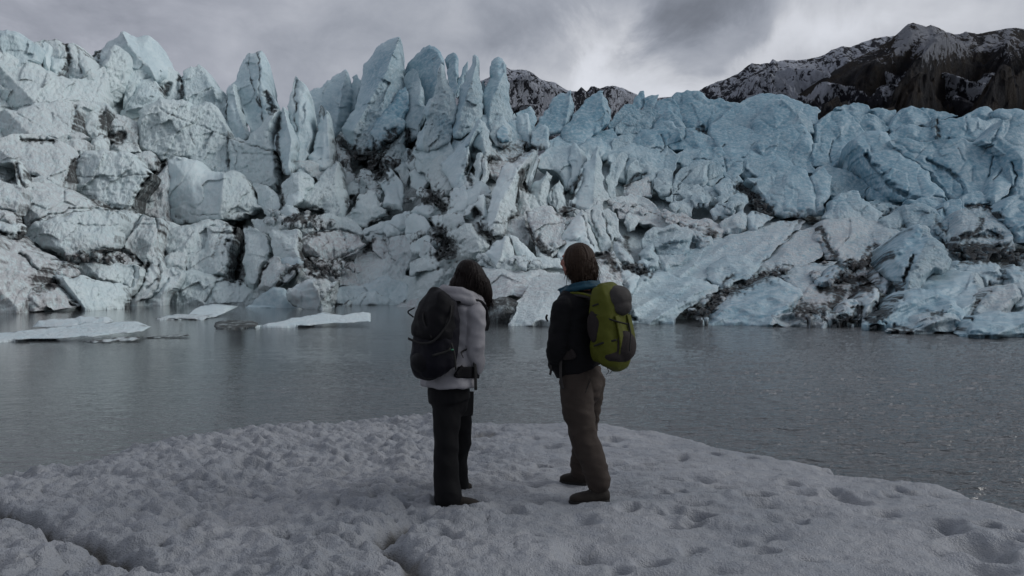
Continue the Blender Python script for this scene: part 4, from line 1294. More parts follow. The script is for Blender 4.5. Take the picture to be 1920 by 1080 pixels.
# ------------------------------------------------------------------ lake
def water_material():
    m, t = material('lake_water')
    geo = t.node('ShaderNodeNewGeometry')
    P = geo.outputs['Position']
    sp = t.node('ShaderNodeSeparateXYZ'); t.l.new(P, sp.inputs[0])
    # breeze reaches the right and near water, the far left cove lies calm
    br = t.m('ADD', t.m('MULTIPLY', sp.outputs[0], 0.035), t.m('MULTIPLY', sp.outputs[1], -0.012))
    patch = t.noise(P, 0.12, 4, 0.55, scl=(0.5, 1, 1))
    br = t.m('ADD', br, t.m('MULTIPLY', t.m('SUBTRACT', patch, 0.5), 0.9))
    br = t.rng(br, -0.75, 0.55, 0.08, 1.0)
    w1 = t.noise(P, 5.2, 3, 0.55, 0.5, scl=(0.42, 1.0, 1), rot=(0, 0, R(-9)))
    w2 = t.noise(P, 13.0, 3, 0.6, 0.4, scl=(0.55, 1.0, 1), rot=(0, 0, R(14)))
    w3 = t.noise(P, 2.0, 3, 0.5, 0.3, scl=(0.35, 1.0, 1), rot=(0, 0, R(-4)))
    h = t.m('ADD', t.m('MULTIPLY', w1, 0.06), t.m('MULTIPLY', w2, 0.045))
    h = t.m('ADD', h, t.m('MULTIPLY', w3, 0.01))
    nd = t.node('ShaderNodeBump')
    nd.inputs['Distance'].default_value = 1.0
    t.l.new(t.m('MULTIPLY', h, br), nd.inputs['Height'])
    nd.inputs['Strength'].default_value = 1.0
    t.l.new(nd.outputs[0], t.b.inputs['Normal'])
    t.b.inputs['Base Color'].default_value = (0.058, 0.063, 0.066, 1)     # glacial silt
    t.l.new(t.m('ADD', t.m('MULTIPLY', br, 0.04), 0.03), t.b.inputs['Roughness'])
    t.b.inputs['IOR'].default_value = 1.42
    return m


uu = np.concatenate([[-40, -12, -5, -2.5, -1.6, -1.1], np.linspace(-0.85, 0.85, 1150), [1.1, 1.6, 2.5, 5, 12, 40]])
yy = np.concatenate([[0.3, 2, 3.5, 5], 1 / np.linspace(1 / 5.8, 1 / 62, 560), [70, 80, 95, 120, 180, 300]])
UU, GY = np.meshgrid(uu, yy)
GX = UU * GY
br = sstep(GX * .05 - GY * .012 + .45 * gn(GX * .07, GY * .14, 61), -.75, .55)
wx, wy = GX * .99 + GY * .16 + .12 * gn(GX * 1.5, GY * 1.5, 66), GY * .99 - GX * .12 + .08 * gn(GX * 1.8, GY * 1.8, 67)
H = -0.011 * np.maximum(0, 1 - 3.2 * np.abs(gn(wx * 1.7, wy * 3.6, 62))) + 0.008 * gn(wx * 1.7, wy * 3.9, 65) - 0.005 * np.maximum(0, 1 - 3 * np.abs(gn(wx * 3.6, wy * 7.6, 63))) + 0.016 * gn(wx * .8, wy * 1.7, 64)
fadeY = np.clip(1.25 - GY / 60, .25, 1) * (np.abs(UU) < .84) * sstep(GY, 5.9, 6.6)
H = 2.0 * H * (0.05 + 0.95 * br) * fadeY
I = np.arange(GX.size).reshape(GX.shape)
q = np.stack([I[:-1, :-1].ravel(), I[:-1, 1:].ravel(), I[1:, 1:].ravel(), I[1:, :-1].ravel()], 1)
me = mesh_from('water', np.stack([GX.ravel(), GY.ravel(), H.ravel()], 1), q, water_material())
tag(link('water', me), 'grey silty glacier lake with small wind ripples', kind='structure')

# ------------------------------------------------------------------ near ice the hikers stand on
ZTOP = 0.60


def gpt(px, py, z=0.6):
    Y = (CZ - z) * F / (py - HOR)
    return ((px - 960) / F * Y, Y)


edge_px = [(-1500, 1120), (-700, 990), (-300, 935), (-60, 915), (5, 905), (30, 892), (150, 873), (250, 845), (330, 828), (400, 818), (480, 810), (560, 803), (680, 797), (760, 789), (815, 785),
           (880, 797), (1000, 797), (1060, 795), (1160, 799), (1250, 813), (1330, 832), (1400, 848), (1480, 862), (1545, 870), (1562, 887), (1600, 892), (1640, 895), (1700, 903), (1760, 907),
           (1800, 912), (1860, 945), (1930, 957), (2100, 1000), (2500, 1100), (3200, 1250)]
edge = np.array([gpt(x, y, 0.50) for x, y in edge_px])
edge = np.concatenate([edge, [[9, -6], [-9, -6]]])
GROOVES = [([gpt(x, y) for x, y in [(-60, 935), (10, 972), (60, 985), (110, 1010), (180, 1032), (230, 1058), (290, 1085)]], 0.045, 0.11, 1.0),
           ([gpt(x, y) for x, y in [(770, 985), (745, 1005), (728, 1022)]], 0.055, 0.16, .9),
           ([gpt(x, y) for x, y in [(735, 1040), (765, 1060), (780, 1085)]], 0.06, 0.10, .8),
           ([gpt(x, y) for x, y in [(830, 1000), (845, 1012)]], 0.03, 0.08, .5),
           ([gpt(x, y) for x, y in [(430, 838), (560, 822), (680, 815), (800, 808)]], 0.05, 0.05, .12),
           ([gpt(x, y) for x, y in [(820, 815), (870, 820), (900, 812)]], 0.16, 0.05, .75),
           ([gpt(x, y) for x, y in [(120, 1075), (200, 1062)]], 0.06, 0.12, .6)]
HOLES = [(1310, 968, .085, .10), (1300, 980, .05, .05), (1408, 928, .10, .07), (1325, 927, .05, .05), (1240, 932, .07, .05), (1270, 925, .06, .04), (1600, 935, .09, .06), (1660, 922, .06, .045),
         (1765, 987, .10, .09), (1790, 1000, .08, .05), (1870, 1048, .10, .12), (1850, 1030, .16, .07), (1230, 1055, .08, .07), (1160, 1065, .06, .05), (1100, 975, .09, .04), (1180, 960, .05, .04), (1240, 968, .05, .035), (1440, 968, .07, .03),
         (1075, 1040, .10, .05), (1480, 905, .07, .04), (1560, 920, .05, .04), (1660, 970, .06, .03), (1900, 1010, .07, .05), (340, 1005, .05, .05), (700, 938, .05, .04), (460, 935, .06, .05), (420, 960, .05, .06),
         (360, 992, .05, .06), (520, 1025, .05, .05), (590, 1025, .04, .05), (650, 895, .05, .035), (1010, 855, .06, .03), (890, 870, .08, .03), (960, 965, .06, .025), (1000, 1010, .07, .03), (1390, 1010, .06, .03), (1520, 1050, .07, .04), (1650, 1060, .05, .03)]


def ground_z(x, y, detail=True):
    x = np.asarray(x, float); y = np.asarray(y, float)
    sh = x.shape
    P = np.stack([x.ravel(), y.ravel()], 1)
    wob = np.stack([gn(P[:, 0] * 1.7, P[:, 1] * 1.7, 90), gn(P[:, 0] * 1.7, P[:, 1] * 1.7, 91)], 1) * 0.06 + np.stack([gn(P[:, 0] * 6, P[:, 1] * 6, 92), gn(P[:, 0] * 6, P[:, 1] * 6, 93)], 1) * 0.022
    Q = P + wob
    d, _ = seg_dist(Q, edge, np.roll(edge, -1, 0))
    ins = inside(Q, edge)
    sd = np.where(ins, d, -d)
    X, Y = P[:, 0], P[:, 1]
    z = np.where(sd > 0, ZTOP - 0.10 * np.exp(-sd / 0.25) - 0.05 * np.exp(-sd / 0.9), ZTOP - 0.15 + sd * 3.2)
    z = np.where(sd <= 0, np.maximum(z, -0.9), z)
    z = z + 0.035 * gn(X * 0.8, Y * 1.2, 94) * sstep(sd, 0, .5) + 0.018 * gn(X * 2.1, Y * 2.6, 95)
    dirt = np.zeros(len(P)); lf = 1 - sstep(X, -0.9, 0.6)
    if detail:
        wx, wy = X + .05 * gn(X * 5, Y * 5, 1), Y + .05 * gn(X * 5, Y * 5, 2)
        f1, f2, cid, _, _ = worley(wx * 6.3, wy * 7.5, 33)
        dome = 1 - np.abs(f1) * 1.25
        big1, _, _, _, _ = worley(wx * 2.6, wy * 3.2, 35)
        bumpy = (0.12 + 0.88 * lf) * (0.75 + 0.5 * gn(X * 1.1, Y * 1.1, 97))
        z = z + bumpy * 0.062 * dome * (.2 + 1.2 * cid) + bumpy * 0.046 * (1 - 1.4 * big1) + (.35 + .65 * lf) * 0.012 * fbm(X * 13, Y * 17, 98, 5, .62) + (.25 + .75 * lf) * 0.016 * ridged(X * 4.5, Y * 7.5, 99, 4, .6) + 0.020 * gn(X * 2.6, Y * 4.5, 89) + (1 - lf) * .006 * fbm(X * 5, Y * 8, 88, 3)
        pit = sstep(f1, 0.58, 0.9) * (cid > 0.72) * lf
        z = z - pit * 0.05
        dirt = np.maximum(dirt, pit * 0.35)
        s1, _, sid, _, _ = worley(wx * 3.4 + 9, wy * 4.4, 55)
        dim = (1 - lf) * (sid > 0.62) * np.exp(-(s1 / (0.16 + .18 * _h(np.floor(sid * 997), sid * 0, 3))) ** 2)
        z = z - 0.080 * dim * (sid - .3) * 1.6
        z = z + 0.010 * ridged(X * 2.2, Y * 5.0, 44, 3) * (1 - lf)
    for pl, wd, dp, da in GROOVES:
        A = np.array(pl)
        dd, _ = seg_dist(Q, A[:-1], A[1:])
        z = z - dp * np.exp(-(dd / wd) ** 2) - 0.12 * dp * np.exp(-(dd / (wd * 2.6)) ** 2)
        dirt = np.maximum(dirt, da * np.exp(-(dd / (wd * 0.9)) ** 2))
    for px_, py_, r_, dp in HOLES:
        cx_, cy_ = gpt(px_, py_)
        rr = np.hypot(Q[:, 0] - cx_, (Q[:, 1] - cy_) * 1.1) / r_
        z = z - dp * np.exp(-rr ** 2 * 1.5) * 1.5 + 0.12 * dp * np.exp(-((rr - 1.5) / .4) ** 2)
        dirt = np.maximum(dirt, 0.35 * sstep(dp, .04, .1) * np.exp(-(rr * 2.4) ** 2))
    for fx, fy in FEET:
        k = np.exp(-((np.hypot(X - fx, (Y - fy) * 1.0) / 0.075) ** 4))
        z = z * (1 - k) + (ZTOP - .004) * k
    return z.reshape(sh), dirt.reshape(sh), sd.reshape(sh)


FEET = [(-.45, 5.20), (-.37, 5.20), (-.29, 5.21), (-.23, 5.22), (-.47, 5.60), (-.38, 5.62), (-.29, 5.65), (.62, 5.37), (.53, 5.36), (.44, 5.34), (.38, 5.33), (.52, 5.82), (.44, 5.84), (.36, 5.88)]
xs = np.concatenate([np.linspace(-9.5, -4.9, 60)[:-1], np.arange(-4.9, 4.9, 0.0125), np.linspace(4.9, 9.5, 60)])
ys_ = np.concatenate([np.linspace(-6.5, 3.5, 50)[:-1], np.arange(3.5, 9.6, 0.0125), np.linspace(9.6, 10.4, 8)])
GX, GY = np.meshgrid(xs, ys_)
Z, DT, SD = ground_z(GX, GY)
keepv = SD > -0.9
I = np.arange(GX.size).reshape(GX.shape)
q = np.stack([I[:-1, :-1].ravel(), I[:-1, 1:].ravel(), I[1:, 1:].ravel(), I[1:, :-1].ravel()], 1)
q = q[keepv.ravel()[q].all(1)]
used, inv = np.unique(q, return_inverse=True)
q = inv.reshape(q.shape)


def snow_material():
    m, t = material('weathered_ice_snow')
    at = t.node('ShaderNodeAttribute', attribute_name='ice')
    sp = t.node('ShaderNodeSeparateColor'); t.l.new(at.outputs['Color'], sp.inputs[0])
    geo = t.node('ShaderNodeNewGeometry')
    P = geo.outputs['Position']
    n1 = t.noise(P, 1.1, 4, 0.55)
    n2 = t.noise(P, 9, 5, 0.65)
    n3 = t.noise(P, 70, 3, 0.7)
    c = t.mix(t.rng(n1, .3, .7), (0.235, 0.25, 0.272), (0.32, 0.33, 0.348))
    c = t.mix(t.rng(n2, .35, .75, 0, .35), c, (0.22, 0.25, 0.30))
    g = t.rng(t.m('ADD', sp.outputs[0], t.m('MULTIPLY', t.m('SUBTRACT', n2, .5), .9)), .18, .75)
    g = t.m('MULTIPLY', g, t.rng(sp.outputs[0], .02, .15))
    c = t.mix(t.m('MULTIPLY', g, .85), c, (0.10, 0.095, 0.085))
    spk = t.m('MULTIPLY', t.rng(t.noise(P, 45, 2, .5), .66, .74), t.rng(n1, .45, .7, 0, .5))
    c = t.mix(spk, c, (0.22, 0.21, 0.21))
    t.l.new(c, t.b.inputs['Base Color'])
    t.l.new(t.rng(n3, .35, .7, .50, .22), t.b.inputs['Roughness'])
    t.b.inputs['IOR'].default_value = 1.31
    h = t.m('ADD', t.m('MULTIPLY', t.noise(P, 26, 4, .65), 1.0), t.m('MULTIPLY', n3, .55))
    h = t.m('ADD', h, t.m('MULTIPLY', t.vor(P, 95), .35))
    t.l.new(t.bump(h, .75, 0.020), t.b.inputs['Normal'])
    return m


V = np.stack([GX.ravel(), GY.ravel(), Z.ravel()], 1)[used]
dt = DT.ravel()[used]
me = mesh_from('snow_ground', V, q, snow_material(), {'ice': np.stack([dt, 0 * dt, 0 * dt, 0 * dt + 1], 1)})
tag(link('snow_ground', me), 'crusted white ice shelf in the foreground, pitted and lumpy, with dark melt cracks', kind='structure')


# ------------------------------------------------------------------ mountains
def rock_material(name, rock, rock2, snow_bias):
    m, t = material(name)
    geo = t.node('ShaderNodeNewGeometry')
    P = geo.outputs['Position']
    at = t.node('ShaderNodeAttribute', attribute_name='ice')
    sp = t.node('ShaderNodeSeparateColor'); t.l.new(at.outputs['Color'], sp.inputs[0])
    n1 = t.noise(P, 0.014, 7, 0.66, .4)
    n2 = t.noise(P, 0.10, 6, 0.7, .3)
    n3 = t.noise(P, 0.045, 8, 0.75, .6, scl=(1.0, .6, .6), rot=(0, R(-38), 0))
    c = t.mix(t.rng(n1, .4, .62), rock, rock2)
    c = t.mix(t.m('MULTIPLY', t.rng(n2, .35, .7), .45), c, tuple(v * .35 for v in rock))
    s = t.m('ADD', sp.outputs[0], t.m('MULTIPLY', t.m('SUBTRACT', n3, .5), 3.2))
    s = t.m('ADD', s, t.m('MULTIPLY', t.m('SUBTRACT', n2, .5), 1.4))
    s = t.rng(s, .46, .60)
    s = t.m('MULTIPLY', s, t.rng(sp.outputs[0], .02, .2))
    c = t.mix(t.m('MULTIPLY', s, snow_bias), c, (0.56, 0.60, 0.68))
    t.l.new(c, t.b.inputs['Base Color'])
    t.b.inputs['Roughness'].default_value = .9
    t.b.inputs['Specular IOR Level'].default_value = .15
    t.l.new(t.bump(t.m('ADD', t.noise(P, 0.03, 10, .72, .5, rot=(0, R(35), 0), scl=(1, 1, .5)), n3), 1.0, 26), t.b.inputs['Normal'])
    return m


def mountain(line, Yc, Yf, label, mat, seed, spur, snowf, foot=205, jag=1.0, nx=700, ny=200):
    L = np.array(line, float)
    px = np.linspace(L[0, 0], L[-1, 0], nx)
    py = np.interp(px, L[:, 0], L[:, 1]) + jag * 0.9 * fbm(px / 9, px * 0 + .5, seed, 4, .55)
    Xc = (px - 960) / F * Yc
    Zc = CZ - (py - HOR) / F * Yc
    Zf = CZ - (foot + 60 - HOR) / F * Yf
    t = np.linspace(0, 1, ny)
    T, XC = np.meshgrid(t, Xc, indexing='ij')
    ZC = np.broadcast_to(Zc, T.shape)
    PX = np.broadcast_to(px, T.shape)
    s = Yc / 1800.0
    u = (XC + spur * T * 620 * s) / (200 * s)
    rg = ridged(u, T * 1.8 + .3 * u, seed + 3, 6, .5)
    bl = np.sin(np.clip(T, 0, 1) * math.pi * .9) ** .6 * (T > 0)
    Z = ZC + (Zf - ZC) * (T ** 0.95) + bl * 70 * s * np.minimum(rg - 1.3, 0.25) * sstep(T, 0, .10) - 12 * s * sstep(T, 0, .05)
    Yv = Yc + (Yf - Yc) * T - bl * 60 * s * (rg - .4) * sstep(T, 0, .15)
    X = XC * (Yv / Yc) ** 0.6
    alt = (ZC - Z) / s
    py_here = HOR - (Z - CZ) / Yv * F
    px_here = X / Yv * F + 960
    snow = snowf(px_here, py_here, T, rg)
    V = np.stack([X.ravel(), Yv.ravel(), Z.ravel()], 1)
    back = []
    n = nx
    for k, (dy, dz) in enumerate(((120, -60), (400, -260), (900, -Zc.max()))):
        r = np.stack([Xc * 1.0, Yc + dy * s + 0 * Xc, np.maximum(Zc + dz * s, -40)], 1)
        back.append(r)
    back = back[::-1]
    V = np.concatenate(back + [V])
    a = np.clip(snow.ravel(), 0, 1)
    a = np.concatenate([np.full(3 * n, .2), a])
    I = np.arange(len(V)).reshape(-1, n)
    q = np.stack([I[:-1, :-1].ravel(), I[1:, :-1].ravel(), I[1:, 1:].ravel(), I[:-1, 1:].ravel()], 1)
    me = mesh_from('mountain', V, q, mat, {'ice': np.stack([a, 0 * a, 0 * a, 0 * a + 1], 1)})
    tag(link('mountain', me), label, kind='structure')


ROCK_A = rock_material('snowy_rock', (0.036, 0.038, 0.050), (0.028, 0.029, 0.038), .92)
ROCK_B = rock_material('dark_slope', (0.024, 0.025, 0.031), (0.042, 0.034, 0.028), .55)
mountain([(640, 175), (760, 170), (880, 160), (900, 152), (915, 146), (930, 138), (945, 129), (950, 127), (958, 131), (970, 130), (985, 131), (992, 133), (1000, 138), (1012, 147), (1025, 153), (1035, 153), (1042, 155), (1055, 165), (1068, 170),
          (1082, 171), (1090, 163), (1094, 166), (1100, 171), (1108, 162), (1115, 162), (1125, 166), (1140, 161), (1155, 161), (1170, 166), (1185, 173), (1195, 177), (1220, 186), (1240, 183), (1262, 182), (1290, 195), (1330, 200), (1400, 215)],
         2600, 1500, 'distant rocky mountain dusted with snow, seen behind the ice spires', ROCK_A, 7, 0.9,
         lambda x, y, T, rg: 0.62 - .1 * sstep(T, .3, .9) + .1 * (rg < .5) - .3 * sstep(x, 1060, 1090) * (1 - sstep(x, 1130, 1150)), foot=215, jag=1.0)
mountain([(1230, 230), (1270, 200), (1300, 178), (1320, 164), (1340, 155), (1360, 149), (1385, 137), (1400, 125), (1410, 118), (1425, 121), (1437, 118), (1443, 118), (1449, 110), (1456, 115), (1475, 112), (1500, 113), (1530, 108), (1545, 103), (1560, 93), (1578, 87),
          (1595, 88), (1615, 80), (1640, 72), (1655, 69), (1675, 68), (1700, 66), (1740, 75), (1900, 80)],
         2300, 1300, 'snow-streaked dark ridge climbing behind the right part of the glacier', ROCK_A, 21, -0.9,
         lambda x, y, T, rg: .46 + .2 * np.exp(-((x - 1500) / 60) ** 2) * (y > 118) - .5 * sstep(y, 175, 200) + .08 * (rg > .8), foot=215, jag=1.0)
mountain([(1400, 250), (1440, 215), (1480, 186), (1505, 172), (1540, 148), (1575, 126), (1600, 112), (1640, 92), (1665, 78), (1680, 66), (1692, 54), (1703, 45), (1712, 42), (1724, 46), (1736, 50), (1745, 47), (1758, 51), (1775, 60), (1788, 64), (1800, 64), (1810, 59),
          (1820, 61), (1832, 64), (1850, 60), (1868, 57), (1890, 53), (1905, 52), (1920, 54), (1980, 50), (2100, 60), (2300, 120)],
         1900, 1000, 'dark brown mountain with thin snow near its summit, filling the right skyline', ROCK_B, 40, 0.7,
         lambda x, y, T, rg: .36 * (1 - sstep(y, 78, 125)) + .35 * np.exp(-((x - 1740) / 70) ** 2 - ((y - 85) / 30) ** 2) + .3 * (1 - sstep(y, 100, 160)) * (rg > .9) - .1, foot=215, jag=.8)
# ------------------------------------------------------------------ people
from mathutils import noise as mn


def loft(path, side, fwd, n=26, ex=2.0, cap=True):
    """path: list of (centre(3), ru, rv); sections lie in the plane of side/fwd made square to the path"""
    C = np.array([p[0] for p in path], float)
    T = np.gradient(C, axis=0)
    T /= np.linalg.norm(T, axis=1)[:, None] + 1e-9
    side = np.array(side, float); fwd = np.array(fwd, float)
    vs = []
    a = np.linspace(0, 2 * math.pi, n, endpoint=False)
    ca, sa = np.cos(a), np.sin(a)
    ca = np.sign(ca) * np.abs(ca) ** (2 / ex)
    sa = np.sign(sa) * np.abs(sa) ** (2 / ex)
    for (c, ru, rv), t in zip(path, T):
        u = side - t * (side @ t)
        u /= np.linalg.norm(u)
        v = np.cross(t, u)
        if v @ fwd < 0: v = -v
        vs.append(np.array(c)[None] + ca[:, None] * u * ru + sa[:, None] * v * rv)
    V = np.concatenate(vs)
    m = len(path)
    I = np.arange(m * n).reshape(m, n)
    J = np.roll(I, -1, 1)
    q = np.stack([I[:-1].ravel(), J[:-1].ravel(), J[1:].ravel(), I[1:].ravel()], 1)
    tr = []
    if cap:
        V = np.concatenate([V, C[:1], C[-1:]])
        k = m * n
        tr = [[k, J[0, i], I[0, i]] for i in range(n)] + [[k + 1, I[-1, i], J[-1, i]] for i in range(n)]
    return V, [list(map(int, f)) for f in q] + tr


def smooth_path(path, k=4):
    """densify a path of (c, ru, rv) with Catmull-Rom"""
    A = np.array([[*p[0], p[1], p[2]] for p in path], float)
    P = np.concatenate([2 * A[:1] - A[1:2], A, 2 * A[-1:] - A[-2:-1]])
    out = []
    for i in range(1, len(P) - 2):
        for j in range(k):
            t = j / k
            out.append(.5 * ((2 * P[i]) + (-P[i - 1] + P[i + 1]) * t + (2 * P[i - 1] - 5 * P[i] + 4 * P[i + 1] - P[i + 2]) * t * t + (-P[i - 1] + 3 * P[i] - 3 * P[i + 1] + P[i + 2]) * t ** 3))
    out.append(P[-2])
    return [(o[:3], max(o[3], .002), max(o[4], .002)) for o in out]


def ball(c, r, side=(1, 0, 0), fwd=(0, 1, 0), up=(0, 0, 1), n=14):
    """ellipsoid with axes side,fwd,up and radii r"""
    c = np.array(c, float); s, f, u = (np.array(v, float) for v in (side, fwd, up))
    vs, fs = [c + u * r[2]], []
    for i in range(1, n):
        ph = math.pi * i / n
        for j in range(2 * n):
            th = math.pi * j / n
            vs.append(c + s * r[0] * math.sin(ph) * math.cos(th) + f * r[1] * math.sin(ph) * math.sin(th) + u * r[2] * math.cos(ph))
    vs.append(c - u * r[2])
    m = 2 * n
    for j in range(m): fs.append([0, 1 + j, 1 + (j + 1) % m])
    for i in range(n - 2):
        for j in range(m):
            a = 1 + i * m + j; b = 1 + i * m + (j + 1) % m
            fs.append([a, a + m, b + m, b])
    l = len(vs) - 1; a = 1 + (n - 2) * m
    for j in range(m): fs.append([l, a + (j + 1) % m, a + j])
    return np.array(vs), fs


class Sculpt:
    def __init__(self): self.v, self.f, self.n = [], [], 0

    def add(self, vf):
        v, f = vf
        self.v.append(np.asarray(v)); self.f += [[i + self.n for i in q] for q in f]; self.n += len(v)
        return self

    def limb(self, pts, side, fwd, **k):
        """pts: (centre, r) or (centre, ru, rv)"""
        p = [(q[0], q[1], q[2] if len(q) > 2 else q[1]) for q in pts]
        self.add(loft(smooth_path(p), side, fwd, **k))
        for q in (p[0], p[-1]):
            self.add(ball(q[0], (min(q[1], q[2]) * .98,) * 3, n=8))
        return self

    def build(self, name, mat, parent, origin, voxel=0.009, smooth=4, wr=None):
        me = bpy.data.meshes.new(name)
        V = np.concatenate(self.v) - np.array(origin)
        me.from_pydata(V.tolist(), [], self.f)
        me.update()
        o = link(name, me, parent)
        if voxel:
            md = o.modifiers.new('r', 'REMESH')
            md.mode = 'VOXEL'; md.voxel_size = voxel; md.use_smooth_shade = True
            if smooth:
                sm = o.modifiers.new('s', 'SMOOTH'); sm.iterations = smooth; sm.factor = .5
            dg = bpy.context.evaluated_depsgraph_get()
            dg.update()
            me2 = bpy.data.meshes.new_from_object(o.evaluated_get(dg))
            o.modifiers.clear()
            o.data = me2
            me2.name = name
            me = me2
            if wr:
                k = len(me.vertices)
                co = np.empty(k * 3, np.float32); me.vertices.foreach_get('co', co)
                no = np.empty(k * 3, np.float32); me.vertices.foreach_get('normal', no)
                co = co.reshape(-1, 3).astype(float); no = no.reshape(-1, 3)
                co += no * wr(co)[:, None]
                me.vertices.foreach_set('co', co.astype(np.float32).ravel())
                me.update()
        me.polygons.foreach_set('use_smooth', np.ones(len(me.polygons), bool))
        me.materials.clear(); me.materials.append(mat)
        return o


def wrinkle(sc, amp, seed, zs=1.0, sharp=True):
    def f(co):
        out = np.empty(len(co))
        for i, (x, y, z) in enumerate(co):
            q = Vector((x * sc + seed, y * sc, z * sc * zs + 3 * x))
            a = mn.noise(q); b = mn.noise(q * 2.3 + Vector((5, 1, 2)))
            out[i] = ((1 - 2 * abs(a)) * .7 + b * .45) if sharp else a + .4 * b
        return out * amp
    return f


def strip(pts, width, thick, normal_hint, n=10):
    """a flat webbing strap along pts; normal_hint points away from the body"""
    path = [(np.array(p, float), width / 2, thick / 2) for p in pts]
    path = smooth_path(path, 6)
    C = np.array([p[0] for p in path]); T = np.gradient(C, axis=0); T /= np.linalg.norm(T, axis=1)[:, None]
    h = np.array(normal_hint, float)
    vs = []
    for c, t in zip(C, T):
        hh = h if h.ndim == 1 else h
        nn = hh - t * (hh @ t); nn /= np.linalg.norm(nn) + 1e-9
        w = np.cross(t, nn)
        vs += [c + w * width / 2 + nn * thick / 2, c - w * width / 2 + nn * thick / 2, c - w * width / 2 - nn * thick / 2, c + w * width / 2 - nn * thick / 2]
    m = len(C); fs = []
    for i in range(m - 1):
        for j in range(4):
            a = 4 * i + j; b = 4 * i + (j + 1) % 4
            fs.append([a, b, b + 4, a + 4])
    fs += [[3, 2, 1, 0], [4 * m - 4, 4 * m - 3, 4 * m - 2, 4 * m - 1]]
    return np.array(vs), fs


def empty(name, loc):
    o = bpy.data.objects.new(name, None)
    col.objects.link(o); o.location = loc; o.empty_display_size = .2
    return o


def hand(S, wrist, d, palm_n, sc=1.0):
    """palm, four unequal curled fingers and a thumb, joined into the body sculpt"""
    d = np.array(d, float); d /= np.linalg.norm(d)
    n = np.array(palm_n, float); n -= d * (n @ d); n /= np.linalg.norm(n)
    s = np.cross(d, n)
    w = np.array(wrist, float)
    S.add(loft([(w, .026 * sc, .018 * sc), (w + d * .04 * sc, .038 * sc, .016 * sc), (w + d * .085 * sc, .042 * sc, .015 * sc)], s, n, n=14))
    for k, (off, L) in enumerate(((-.030, .070), (-.010, .078), (.010, .073), (.029, .058))):
        b = w + d * .080 * sc + s * off * sc
        p = [(b, .0095 * sc, .0095 * sc)]
        cur = b.copy(); dd = d.copy()
        for j, fr in enumerate((.45, .32, .23)):
            dd = dd * math.cos(.35) + n * math.sin(.35); dd /= np.linalg.norm(dd)
            cur = cur + dd * L * fr * sc
            p.append((cur.copy(), (.0088 - .001 * j) * sc, (.0088 - .001 * j) * sc))
        S.add(loft(p, s, n, n=8))
    b = w + d * .03 * sc - s * .030 * sc
    S.add(loft([(b, .012 * sc, .012 * sc), (b - s * .022 * sc + d * .022 * sc + n * .008, .0105 * sc, .0105 * sc), (b - s * .030 * sc + d * .050 * sc + n * .018, .009 * sc, .009 * sc)], d, n, n=8))


def head(S, c, f, r, up, neck, sc=1.0):
    """skull, jaw, nose, lips, ears and neck around centre c, facing f"""
    c = np.array(c, float)
    S.add(ball(c + up * .015 * sc - f * .010 * sc, (.074 * sc, .094 * sc, .098 * sc), r, f, up))
    S.add(ball(c - up * .050 * sc + f * .025 * sc, (.056 * sc, .062 * sc, .062 * sc), r, f, up))      # jaw
    S.add(ball(c - up * .092 * sc + f * .062 * sc, (.020 * sc, .018 * sc, .018 * sc), r, f, up, n=8))  # chin
    S.add(loft([(c + up * .020 * sc + f * .080 * sc, .008, .008), (c - up * .010 * sc + f * .096 * sc, .011, .012), (c - up * .028 * sc + f * .100 * sc, .015, .012), (c - up * .036 * sc + f * .086 * sc, .012, .01)], r, f, n=10))
    for q in (-.056, -.066):
        S.add(ball(c + up * q * sc + f * .080 * sc, (.023 * sc, .010, .007), r, f, up, n=8))          # lips
    for s in (-1, 1):
        S.add(ball(c + r * s * .030 * sc + up * .028 * sc + f * .078 * sc, (.022, .010, .008), r, f, up, n=8))   # brow
        S.add(ball(c + r * s * .040 * sc - up * .015 * sc + f * .058 * sc, (.022, .022, .022), r, f, up, n=8))  # cheek
        S.add(ball(c + r * s * .078 * sc - up * .005 * sc - f * .005, (.008, .018, .030), r, f, up, n=8))  # ear
    S.add(loft([(c - up * .04 * sc - f * .02, .052, .055), (np.array(neck), .056, .058)], r, f, n=16))


SKIN = simple_mat('skin', (0.22, 0.13, 0.10), .55, 30, .12)
SKIN2 = simple_mat('skin_rosy', (0.28, 0.13, 0.10), .55, 30, .12)
HAIR1 = simple_mat('dark_brown_hair', (0.007, 0.004, 0.0035), .42, 45, .5, .6, 130, .12)
HAIR2 = simple_mat('mid_brown_hair', (0.032, 0.020, 0.014), .5, 45, .55, .6, 130, .12)
JACKET_W = simple_mat('pale_grey_shell', (0.245, 0.242, 0.26), .62, 20, .08, .25, 150)
JACKET_B = simple_mat('black_fleece', (0.005, 0.005, 0.0065), .85, 30, .25, .5, 220, .2)
TROUS_B = simple_mat('black_softshell', (0.0045, 0.0045, 0.0055), .8, 20, .25, .3, 180, .2)
TROUS_T = simple_mat('taupe_hiking_cloth', (0.042, 0.033, 0.028), .85, 14, .18, .35, 200, .2)
PACK_K = simple_mat('charcoal_nylon', (0.0045, 0.0045, 0.006), .6, 18, .2, .35, 260, .12)
PACK_N = simple_mat('dark_navy_nylon', (0.005, 0.005, 0.009), .6, 18, .2, .35, 260, .12)
GREEN = simple_mat('lime_nylon', (0.074, 0.082, 0.012), .6, 18, .14, .3, 260, .12)
GREY = simple_mat('warm_grey_nylon', (0.045, 0.042, 0.041), .65, 18, .18, .3, 260, .12)
DGREY = simple_mat('brown_grey_mesh', (0.028, 0.023, 0.023), .8, 30, .25, .8, 300, .2)
TEAL = simple_mat('teal_collar_cloth', (0.004, 0.040, 0.068), .7, 18, .15, .2, 150, .3)
BOOT = simple_mat('brown_boot_leather', (0.020, 0.016, 0.013), .75, 30, .3, .5, 120, .3)
SOLE = simple_mat('dark_rubber', (0.014, 0.014, 0.014), .8, 30, .2)
